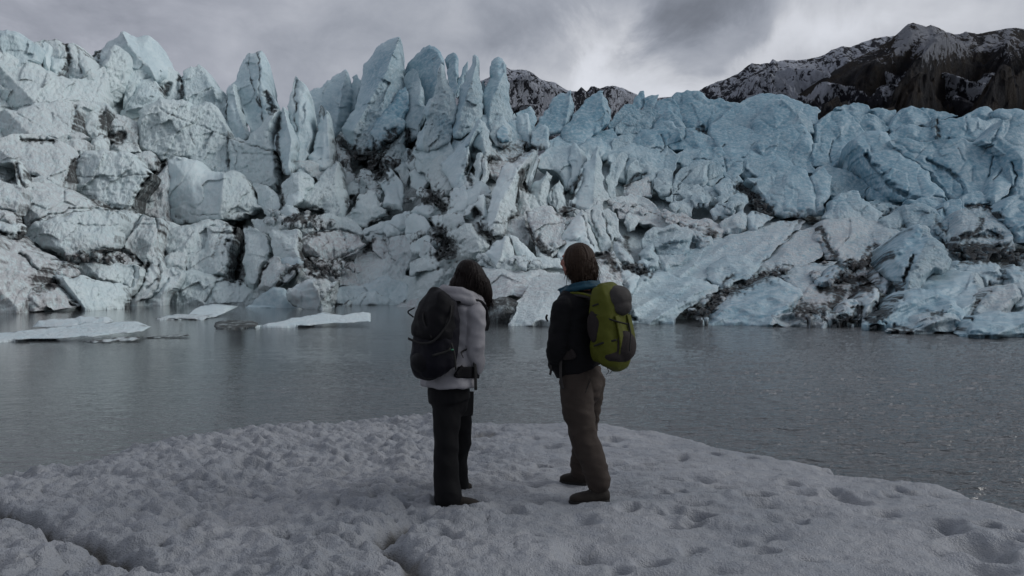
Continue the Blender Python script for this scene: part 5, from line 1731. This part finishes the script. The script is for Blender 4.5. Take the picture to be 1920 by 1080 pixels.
LACE = simple_mat('grey_cord', (0.08, 0.075, 0.07), .8)


def shoe(parent, org, heel, toe, zb, w, mat, shaft=.10, label=None):
    """boot lying along heel->toe on the ice"""
    h = np.array([*heel, zb]); t = np.array([*toe, zb])
    d = t - h; L = np.linalg.norm(d); d /= L
    s = np.array([-d[1], d[0], 0]); up = np.array([0, 0, 1.0])
    S = Sculpt()
    S.add(loft(smooth_path([(h + up * .045 - d * .005, w * .5, .03), (h + up * .048 + d * .03, w * .80, .042), (h + up * .047 + d * L * .35, w * .82, .043), (h + up * .045 + d * L * .6, w * .97, .038),
                            (h + up * .040 + d * L * .82, w * .95, .031), (h + up * .034 + d * L * .96, w * .62, .022), (h + up * .032 + d * L, w * .2, .012)], 4), s, up, ex=2.4))
    S.add(loft(smooth_path([(h + up * .06 + d * .06, w * .80, .065), (h + up * .10 + d * .065, w * .75, .060), (h + up * (.06 + shaft) + d * .06, w * .82, .060)], 3), s, d))
    S.add(loft(smooth_path([(h + up * .085 + d * .10, w * .5, .03), (h + up * .075 + d * L * .5, w * .5, .018), (h + up * .062 + d * L * .66, w * .4, .01)], 3), s, up))
    b = S.build('boot', mat, parent, org, .0065, 3, wrinkle(26, .0016, 3))
    S = Sculpt()
    for rep in range(2):
        path = [(h - d * .004, w * .55), (h + d * .03, w * .86), (h + d * L * .35, w * .84), (h + d * L * .6, w * 1.03), (h + d * L * .82, w * 1.0), (h + d * L * .97, w * .66), (h + d * (L + .006), w * .22)]
        if rep == 0:
            S.add(loft(smooth_path([(c + up * .014, r, .016) for c, r in path], 4), s, up, ex=4))
    for k in range(9):
        c = h + d * L * (.08 + .1 * k)
        S.add(ball(c + up * .003, (w * .8, .008, .007), s, d, up, n=6))
    so = S.build('sole', SOLE, b, org, .005, 1)
    S = Sculpt()
    for k in range(5):
        q = h + d * L * (.30 + .075 * k) + up * (.112 - .011 * k)
        S.add(strip([q - s * w * .5, q + up * .006, q + s * w * .5 + d * .012], .005, .004, up))
    S.build('laces', LACE, b, org, 0)
    return b


def strands(S, roots, rng, n, ln, rad=.0035):
    for k in range(n):
        p, d = roots(rng)
        d = d / (np.linalg.norm(d) + 1e-9)
        side = np.cross(d, [.3, .5, .1]); side /= np.linalg.norm(side)
        L = ln * rng.uniform(.5, 1.2)
        bend = rng.normal(size=3) * .006
        S.add(loft([(p, rad, rad), (p + d * L * .5 + bend, rad * .8, rad * .8), (p + d * L + bend * 2.4, rad * .2, rad * .2)], side, d, n=5))


def hair_wr(axis_c, amp, seed):
    def f(co):
        out = np.empty(len(co))
        for i, (x, y, z) in enumerate(co):
            a = math.atan2(y - axis_c[1], x - axis_c[0])
            q = Vector((a * 9 + seed, z * 5 + a, 0))
            out[i] = mn.noise(q) + .6 * mn.noise(q * 2.7) + .35 * mn.noise(Vector((a * 60, z * 9, 3)))
        return out * amp
    return f


# ============ man in black, green backpack
Ym, mpx = 5.6, 5.6 / F
fm = np.array([-.75, .66, 0]); lm = np.array([-.66, -.75, 0]); up = np.array([0, 0, 1.0])
fm /= np.linalg.norm(fm); lm /= np.linalg.norm(lm)


def M(px, py, s=0.0, f=0.0):
    return np.array([(px - 960) * mpx, Ym, CZ - (py - HOR) * mpx]) + lm * s + fm * f


def A(px, py, Y):
    return W(np.float64(px), np.float64(py), np.float64(Y))


orgm = np.array([(1092 - 960) / F * 5.58, 5.58, ZTOP])
man = empty('person', Vector(orgm))
tag(man, 'person in black jacket, teal collar and taupe trousers, wearing a lime green backpack', 'person')
# body
S = Sculpt()
hd = np.array([-.93, .36, 0.0]); hd /= np.linalg.norm(hd); hr = np.cross(hd, up)
hc = M(1078, 488)
head(S, hc, hd, hr, up, M(1092, 545), .98)
S.limb([(M(1092, 545), .06), (M(1088, 575), .15, .09), (M(1080, 630), .13, .09), (M(1084, 690), .14, .10), (M(1090, 712), .15, .11)], lm, fm)
for sg, hip, kn, an in ((1, A(1077, 715, 5.50), A(1096, 815, 5.43), A(1122, 912, 5.37)), (-1, A(1108, 715, 5.70), A(1097, 812, 5.76), A(1086, 885, 5.80))):
    S.limb([(hip, .08), ((hip + kn) / 2, .07), (kn, .052), ((kn * .5 + an * .5), .05), (an, .036)], lm, fm)
    c0 = M(1085, 572)
    sh, el, wr_ = M(1086, 572, sg * .185), M(1085, 650, sg * .245, 0), M(1085, 686, sg * .105, .11 if sg > 0 else .14)
    S.limb([(sh, .05), ((sh + el) / 2, .044), (el, .037), ((el + wr_) / 2, .034), (wr_, .025)], lm, fm)
    hand(S, wr_, fm * .1 - up * .4 - lm * sg * .9, -fm, .9)
S.build('body', SKIN2, man, orgm, .0075, 2)
# trousers
S = Sculpt()
S.limb([(M(1091, 690), .150, .115), (M(1092, 706), .155, .125), (M(1094, 728), .15, .125)], lm, fm)
S.limb([(A(1078, 712, 5.52), .105), (A(1083, 760, 5.48), .104), (A(1090, 800, 5.45), .092), (A(1098, 828, 5.43), .090), (A(1109, 858, 5.40), .086), (A(1118, 885, 5.38), .080), (A(1122, 903, 5.37), .078)], lm, fm)
S.limb([(A(1108, 712, 5.68), .095), (A(1104, 755, 5.72), .088), (A(1098, 800, 5.76), .080), (A(1094, 840, 5.78), .076), (A(1089, 866, 5.79), .070), (A(1088, 884, 5.80), .066)], lm, fm)
tr = S.build('trousers', TROUS_T, man, orgm, .008, 5, wrinkle(7, .013, 2, 1.7))
S = Sculpt()
S.add(strip([A(1098, 736, 5.40), A(1103, 722, 5.43), A(1108, 710, 5.46)], .004, .004, (0, -1, 0)))
S.build('pocket_seam', SOLE, tr, orgm, 0)
# jacket
S = Sculpt()
S.add(loft(smooth_path([(M(1097, 545), .085, .08), (M(1094, 556), .14, .10), (M(1089, 568), .195, .125), (M(1086, 592), .205, .145), (M(1082, 625), .205, .15), (M(1080, 655), .205, .155), (M(1082, 680), .19, .15), (M(1086, 694), .175, .14)]), lm, fm, ex=2.3, n=36))
for sg in (1, -1):
    sh, el, wr_ = M(1086, 575, sg * .175), M(1085, 652, sg * .235, .01), M(1085, 682, sg * .12, .11 if sg > 0 else .14)
    S.limb([(sh, .078), ((sh * .5 + el * .5), .072), (el, .066), ((el + wr_) / 2, .060), (wr_, .048)], lm, fm)
jk = S.build('jacket', JACKET_B, man, orgm, .009, 5, wrinkle(8, .012, 9, 1.5))
# teal collar, standing a little open
S = Sculpt()
cc = M(1091, 537)
ring = []
for k in range(15):
    a = -2.75 + 5.5 * k / 14
    e = cc - fm * .118 * math.cos(a) + lm * .120 * math.sin(a) + up * (.022 * math.cos(a) - .004)
    ring.append((e, .011, .026))
tip1 = ring[-1][0]
S.add(loft(smooth_path(ring, 3), np.cross(fm, up) * 0 + np.array([.1, .1, .0]) + up * 0 + fm, up, n=12))
ring2 = [(p[0] + up * -.020 + (p[0] - cc) * .16, .016, .016) for p in ring]
S.add(loft(smooth_path(ring2, 3), fm, up, n=12))
ca = M(1060, 543, .02, .03)
S.add(loft([(M(1074, 538, .03, .01), .014, .022), (ca, .010, .015), (M(1051, 544, .0, .03), .003, .003)], up, fm, n=10))
S.build('collar', TEAL, jk, orgm, .006, 2, wrinkle(18, .004, 5))
S = Sculpt()
S.add(loft(smooth_path([(M(1040, 590, .02, .05), .006, .006), (M(1038, 596, .02, .05), .012, .005), (M(1041, 603, .02, .05), .005, .005)]), lm, fm, n=8))
S.build('zip_pull', SOLE, jk, orgm, 0)
# hair
S = Sculpt()
hx = -hd
S.add(ball(M(1086, 487), (.112, .112, .120), hr, hd, up))
S.add(loft(smooth_path([(M(1086, 480), .100, .100), (M(1089, 496), .113, .108), (M(1092, 512), .108, .100), (M(1096, 523), .085, .080)]), hr, hd))
rg_ = np.random.default_rng(4)
def roots(r):
    a = r.uniform(-2.3, 2.3)
    b = M(1094, 514) + hx * .085 * math.cos(a) + hr * .095 * math.sin(a) + up * r.uniform(-.01, .05)
    return b, np.array([0, 0, -1.0]) + (b - M(1094, 514)) * .8
strands(S, roots, rg_, 110, .065, .006)
S.build('hair', HAIR2, man, orgm, .0055, 1, hair_wr(tuple(hc - orgm), .0045, 1))
S = Sculpt()
def roots2(r):
    a = r.uniform(-2.5, 2.5); z = r.uniform(-.11, .08)
    rr = math.sqrt(max(.2, 1 - (z / .13) ** 2))
    b = M(1090, 497) + hx * .108 * rr * math.cos(a) + hr * .112 * rr * math.sin(a) + up * z
    return b, np.array([0, 0, -1.0]) + (b - M(1090, 497)) * r.uniform(-.5, 2.2)
strands(S, roots2, rg_, 520, .085, .0022)
S.build('hair_strands', HAIR2, man, orgm, 0)
shoe(man, orgm, A(1141, 936, 5.37)[:2], A(1068, 936, 5.33)[:2], ZTOP - .014, .048, BOOT, .07)
shoe(man, orgm, A(1101, 905, 5.80)[:2], A(1051, 905, 5.88)[:2], ZTOP - .014, .046, BOOT, .05)

# ============ green backpack
bk = -fm
orgp = M(1147, 690, 0, 0) + bk * 0; orgp = np.array([orgp[0], 5.40, orgp[2]])


def G(px, py, s=0.0, b=0.0):
    """point on the pack: px,py at its middle plane, s to the wearer's left, b outward"""
    return np.array([(px - 960) / F * 5.40, 5.40, CZ - (py - HOR) / F * 5.40]) + lm * s + bk * b


pk = empty('backpack', Vector(orgp))
tag(pk, 'lime green and grey hiking backpack worn by the person in black', 'backpack')
S = Sculpt()
S.add(loft(smooth_path([(G(1132, 532), .05, .03), (G(1134, 540), .100, .065), (G(1138, 560), .128, .090), (G(1141, 590), .140, .100), (G(1144, 620), .146, .104), (G(1146, 648), .148, .112), (G(1146, 668), .140, .106), (G(1143, 683), .115, .090), (G(1140, 690), .05, .04)], 4), lm, bk, ex=2.8, n=36))
body = S.build('pack_body', GREEN, pk, orgp, .007, 4, wrinkle(9, .009, 4, 1.0))
S = Sculpt()      # grey lid bulging at the top
S.add(ball(G(1150, 560, .0, .035), (.105, .088, .088), lm, bk, up))
S.add(ball(G(1153, 574, .01, .055), (.085, .062, .065), lm, bk, up))
S.build('lid', GREY, pk, orgp, .007, 3, wrinkle(10, .006, 14))
S = Sculpt()      # dark stretch pocket
S.add(ball(G(1152, 648, .0, .075), (.105, .072, .105), lm, bk, up))
S.add(ball(G(1146, 664, .02, .050), (.120, .080, .060), lm, bk, up))
S.build('stretch_pocket', DGREY, pk, orgp, .007, 4, wrinkle(10, .004, 24))
S = Sculpt()      # dark side panel
S.add(ball(G(1136, 610, .118, -.015), (.030, .050, .110), lm, bk, up))
S.build('side_panel', DGREY, pk, orgp, .006, 3, wrinkle(10, .004, 34))
S = Sculpt()      # green outer bands
S.add(strip([G(1146, 590, .07, .090), G(1149, 610, .07, .098), G(1150, 640, .07, .114), G(1148, 668, .065, .106)], .045, .012, bk))
S.add(strip([G(1146, 590, -.07, .090), G(1149, 610, -.07, .098), G(1150, 640, -.07, .114), G(1148, 668, -.065, .106)], .045, .012, bk))
S.build('outer_band', GREEN, pk, orgp, .005, 1)
S = Sculpt()      # compression cords and buckles
S.add(strip([G(1136, 588, .136, .0), G(1142, 592, .134, .04), G(1150, 600, .105, .09), G(1153, 606, .04, .125)], .010, .005, lm))
S.add(strip([G(1153, 604, .03, .130), G(1152, 625, .035, .152), G(1150, 655, .045, .158)], .007, .006, bk))
S.add(strip([G(1138, 646, .150, .0), G(1144, 640, .146, .04), G(1150, 634, .110, .10)], .012, .005, lm))
S.add(strip([G(1134, 573, .128, -.01), G(1138, 569, .128, .02), G(1144, 566, .11, .06)], .010, .005, lm))
S.build('compression_strap', SOLE, pk, orgp, 0)
S = Sculpt()
S.add(loft(smooth_path([(G(1138, 688, .03, .02), .0018, .0018), (G(1139, 695, .03, .03), .0018, .0018), (G(1137, 701, .03, .02), .0018, .0018)]), lm, bk, n=6))
S.add(loft(smooth_path([(G(1142, 688, .03, .03), .0018, .0018), (G(1144, 694, .03, .035), .0018, .0018), (G(1141, 699, .03, .03), .0018, .0018)]), lm, bk, n=6))
S.build('dangling_cord', SOLE, pk, orgp, 0)
for sg in (1, -1):   # shoulder harness
    S = Sculpt()
    pth = [M(1108, 562, sg * .10, -.135), M(1098, 553, sg * .115, -.09), M(1090, 551, sg * .13, -.02), M(1088, 558, sg * .125, .05), M(1086, 578, sg * .12, .105), M(1082, 610, sg * .12, .120)]
    S.add(strip(pth, .060, .020, up * .7 + lm * sg * .3 + fm * .1))
    a = S.build('shoulder_strap', GREY, pk, orgp, .006, 2)
    S = Sculpt()
    S.add(strip([p + up * .008 + lm * sg * .020 for p in pth], .022, .014, up * .7 + lm * sg * .3 + fm * .1))
    S.build('strap_trim', GREEN, a, orgp, .005, 1)
S = Sculpt()      # thin strap falling down the back
S.add(strip([M(1100, 560, .10, -.15), M(1101, 585, .13, -.155), M(1101, 607, .14, -.16)], .012, .005, lm))
S.build('webbing', GREY, pk, orgp, 0)
S = Sculpt()      # hip belt round the waist
pth = [G(1120, 660, .13, -.10), M(1084, 661, .20, -.08), M(1082, 661, .225, .02), M(1082, 664, .17, .12), M(1082, 668, .05, .175), M(1082, 668, -.08, .17)]
S.add(strip(pth, .062, .022, lm))
bl_ = S.build('hip_belt', DGREY, pk, orgp, .007, 2)
S = Sculpt()
S.add(strip([M(1086, 662, .236, -.02), M(1086, 700, .236, -.02), M(1087, 722, .232, -.03)], .020, .004, lm))
S.add(strip([M(1086, 664, .20, .10), M(1083, 690, .20, .08), M(1080, 700, .19, .08)], .018, .004, lm))
S.add(strip([M(1086, 655, .24, .03), M(1086, 659, .24, -.03)], .010, .006, lm))
S.build('belt_webbing', GREY, bl_, orgp, 0)

# ============ woman in pale jacket, black backpack
Yw, wpx = 5.3, 5.3 / F
fw = np.array([.77, .64, 0]); rw = np.array([.64, -.77, 0])


def Q(px, py, s=0.0, f=0.0):
    return np.array([(px - 960) * wpx, Yw, CZ - (py - HOR) * wpx]) + rw * s + fw * f


orgw = np.array([(848 - 960) / F * 5.35, 5.35, ZTOP])
wom = empty('person', Vector(orgw))
tag(wom, 'person in pale grey jacket and black trousers looking down, wearing a black backpack', 'person')
S = Sculpt()
wd = np.array([.86, .40, -.30]); wd /= np.linalg.norm(wd); wr0 = np.cross(wd, up); wr0 /= np.linalg.norm(wr0); wup = np.cross(wr0, wd)
wc = Q(884, 524)
head(S, wc, wd, wr0, wup, Q(869, 560), .93)
S.limb([(Q(868, 560), .052), (Q(862, 585), .14, .085), (Q(850, 640), .12, .085), (Q(842, 710), .14, .10), (Q(841, 735), .15, .11)], rw, fw)
for sg, hip, kn, an in ((1, A(840, 742, 5.25), A(839, 830, 5.22), A(842, 925, 5.20)), (-1, A(852, 742, 5.42), A(857, 828, 5.52), A(858, 908, 5.60))):
    S.limb([(hip, .078), ((hip + kn) / 2, .066), (kn, .050), ((kn + an) / 2, .048), (an, .034)], rw, fw)
    sh, el, w_ = Q(866, 585, sg * .165), Q(856, 650, sg * .175, .03), Q(852, 684, sg * .115, .10)
    S.limb([(sh, .044), ((sh + el) / 2, .040), (el, .034), ((el + w_) / 2, .030), (w_, .023)], rw, fw)
    hand(S, w_, fw * .15 - up * .5 - rw * sg * .9, -fw, .85)
S.build('body', SKIN, wom, orgw, .0075, 2)
S = Sculpt()
S.limb([(Q(841, 720), .150, .12), (Q(841, 738), .160, .13), (Q(843, 752), .155, .13)], rw, fw)
S.limb([(A(836, 745, 5.27), .095), (A(838, 790, 5.24), .085), (A(837, 830, 5.22), .075), (A(837, 880, 5.21), .076), (A(839, 915, 5.20), .082), (A(841, 934, 5.20), .086)], rw, fw)
S.limb([(A(856, 745, 5.42), .092), (A(860, 790, 5.47), .085), (A(860, 830, 5.52), .080), (A(855, 870, 5.56), .076), (A(857, 905, 5.60), .078), (A(858, 914, 5.60), .076)], rw, fw)
tw = S.build('trousers', TROUS_B, wom, orgw, .008, 5, wrinkle(7, .012, 12, .8))
S = Sculpt()
S.add(loft([(Q(850, 735, .05, .08), .05, .010), (Q(850, 765, .05, .078), .05, .012), (Q(850, 781, .05, .076), .048, .010)], fw, rw, n=14, ex=4))
S.build('cargo_pocket', TROUS_B, tw, orgw, .006, 1)
S = Sculpt()
S.add(loft(smooth_path([(Q(869, 556), .07, .07), (Q(866, 566), .125, .09), (Q(862, 580), .165, .115), (Q(856, 608), .172, .125), (Q(850, 645), .170, .13), (Q(845, 680), .178, .142), (Q(842, 703), .190, .155), (Q(841, 716), .200, .165), (Q(841, 722), .200, .165)]), rw, fw, ex=2.3, n=36))
for sg in (1, -1):
    sh, el, w_ = Q(866, 588, sg * .145), Q(853, 650, sg * .165, .035), Q(850, 688, sg * .135, .095)
    S.limb([(sh, .068), (Q(861, 612, sg * .158, .015), .061), (el, .062), ((el + w_) / 2, .058), (w_, .046)], rw, fw)
jw = S.build('jacket', JACKET_W, wom, orgw, .0085, 5, wrinkle(8, .012, 19, 1.3))
S = Sculpt()      # hood bunched round the neck
cc = Q(864, 553)
rg = []
for k in range(17):
    a = -2.5 + 5.0 * k / 16
    e = cc - fw * .125 * math.cos(a) + rw * .125 * math.sin(a) + up * (.035 * math.cos(a) - .012)
    rg.append((e, .034 + .010 * math.cos(a), .030))
S.add(loft(smooth_path(rg, 3), up, fw, n=14))
rg = [(p[0] - up * .030 + (p[0] - cc) * .10, .028, .028) for p in rg]
S.add(loft(smooth_path(rg, 3), up, fw, n=14))
S.build('hood', JACKET_W, jw, orgw, .0075, 3, wrinkle(9, .009, 8))
S = Sculpt()
S.add(ball(Q(884, 521), (.100, .110, .118), wr0, wd, up))
S.add(loft(smooth_path([(Q(883, 514), .095, .104), (Q(882, 530), .103, .114), (Q(880, 546), .098, .112), (Q(877, 556), .080, .090)]), wr0, wd))
S.limb([(Q(893, 530, .03, .03), .05, .05), (Q(898, 552, .035, .035), .038, .044), (Q(901, 572, .03, .035), .014, .020)], wr0, wd)
S.limb([(Q(868, 530, 0, -.02), .06, .06), (Q(858, 540, 0, -.03), .05, .05), (Q(853, 543, .0, -.04), .03, .03)], wr0, wd)
rg_ = np.random.default_rng(9)
def roots3(r):
    a = r.uniform(-1.2, 2.6)
    b = Q(884, 545) - wd * .09 * math.cos(a) + wr0 * .085 * math.sin(a) + up * r.uniform(-.01, .04)
    return b, np.array([0.12, 0, -1.0])
strands(S, roots3, rg_, 60, .05, .005)
S.build('hair', HAIR1, wom, orgw, .0055, 1, hair_wr(tuple(wc - orgw), .0035, 6))
S = Sculpt()
def roots4(r):
    a = r.uniform(0, 6.28); z = r.uniform(-.10, .08)
    rr = math.sqrt(max(.2, 1 - (z / .13) ** 2))
    b = Q(883, 526) + wd * .112 * rr * math.cos(a) + wr0 * .104 * rr * math.sin(a) + up * z
    return b, np.array([0.05, 0, -1.0]) + (b - Q(883, 526)) * r.uniform(-.5, 1.4)
strands(S, roots4, rg_, 420, .085, .0021)
def roots5(r):
    b = Q(r.uniform(890, 906), r.uniform(545, 566), .035, .035)
    return b, np.array([r.uniform(-.1, .35), 0, -1.0])
strands(S, roots5, rg_, 170, .065, .0022)
S.build('hair_strands', HAIR1, wom, orgw, 0)
shoe(wom, orgw, A(828, 948, 5.20)[:2], A(899, 948, 5.22)[:2], ZTOP - .016, .044, BOOT, .05)
shoe(wom, orgw, A(830, 920, 5.60)[:2], A(884, 918, 5.66)[:2], ZTOP - .016, .043, BOOT, .05)

# black backpack
bw = -fw


def B(px, py, s=0.0, b=0.0):
    return np.array([(px - 960) / F * 5.10, 5.10, CZ - (py - HOR) / F * 5.10]) + rw * s + bw * b


orgb = np.array([(816 - 960) / F * 5.10, 5.10, CZ - (705 - HOR) / F * 5.10])
pb = empty('backpack', Vector(orgb))
tag(pb, 'dark charcoal hiking backpack worn by the person in pale grey', 'backpack')
S = Sculpt()
S.add(loft(smooth_path([(B(834, 551), .05, .03), (B(831, 558), .10, .06), (B(827, 580), .135, .085), (B(822, 610), .150, .105), (B(817, 640), .155, .115), (B(813, 668), .158, .120), (B(811, 688), .150, .112), (B(814, 702), .118, .082), (B(816, 708), .05, .04)], 4), rw, bw, ex=2.7, n=36))
S.build('pack_body', PACK_N, pb, orgb, .007, 4, wrinkle(9, .008, 41))
S = Sculpt()
S.add(loft(smooth_path([(B(834, 548, 0, .01), .06, .035), (B(830, 556, 0, .015), .112, .072), (B(825, 580, 0, .02), .143, .092), (B(820, 610, 0, .02), .155, .112), (B(818, 626, 0, .02), .156, .116), (B(817, 634, 0, .02), .145, .105)], 4), rw, bw, ex=2.7, n=36))
S.build('lid', PACK_K, pb, orgb, .007, 3, wrinkle(9, .009, 51))
S = Sculpt()
S.add(ball(B(812, 676, 0, .055), (.125, .085, .085), rw, bw, up))
S.build('front_pocket', PACK_K, pb, orgb, .007, 3, wrinkle(9, .004, 61))
S = Sculpt()
S.add(strip([B(832, 572, .125, .03), B(830, 600, .150, .06), B(822, 634, .13, .12), B(816, 640, .05, .145), B(812, 634, -.08, .135)], .014, .006, bw))
S.add(strip([B(826, 575, -.02, .11), B(824, 600, .03, .140), B(826, 630, .10, .135)], .010, .006, bw))
S.add(strip([B(819, 650, .150, .0), B(822, 655, .150, .04), B(816, 662, .13, .11)], .014, .005, rw))
S.add(strip([B(820, 690, .16, -.03), B(823, 660, .168, .0), B(826, 640, .160, .03)], .012, .005, rw))
S.build('compression_strap', SOLE, pb, orgb, 0)
S = Sculpt()
S.add(loft(smooth_path([(B(812, 596, -.150, .05), .005, .005), (B(806, 586, -.165, .06), .005, .005), (B(812, 578, -.14, .05), .005, .005)]), rw, bw, n=8))
S.build('haul_loop', SOLE, pb, orgb, 0)
S = Sculpt()
S.add(ball(B(824, 652, .168, .02), (.006, .012, .006), rw, bw, up, n=6))
S.build('toggle', simple_mat('green_plastic', (.02, .12, .07), .4), pb, orgb, 0)
for sg in (1, -1):
    S = Sculpt()
    pth = [Q(846, 572, sg * .10, -.13), Q(858, 562, sg * .115, -.075), Q(866, 560, sg * .125, -.01), Q(868, 567, sg * .13, .06), Q(866, 588, sg * .125, .11), Q(860, 620, sg * .125, .125)]
    S.add(strip(pth, .058, .022, up * .7 + rw * sg * .3 + fw * .1))
    S.build('shoulder_strap', PACK_K, pb, orgb, .006, 2)
S = Sculpt()
S.add(strip([B(820, 692, .13, -.08), Q(845, 692, .178, -.07), Q(846, 694, .188, .02), Q(846, 698, .14, .12), Q(846, 700, 0, .165)], .075, .020, rw))
S.build('hip_belt', PACK_K, pb, orgb, .007, 2)
S = Sculpt()
S.add(strip([B(828, 668, .15, -.06), Q(858, 655, .16, -.08), Q(866, 645, .17, -.02)], .010, .005, rw))
S.add(strip([Q(850, 668, .185, .03), Q(851, 690, .195, .03), Q(851, 726, .20, .03)], .020, .005, rw))
S.build('webbing', SOLE, pb, orgb, 0)
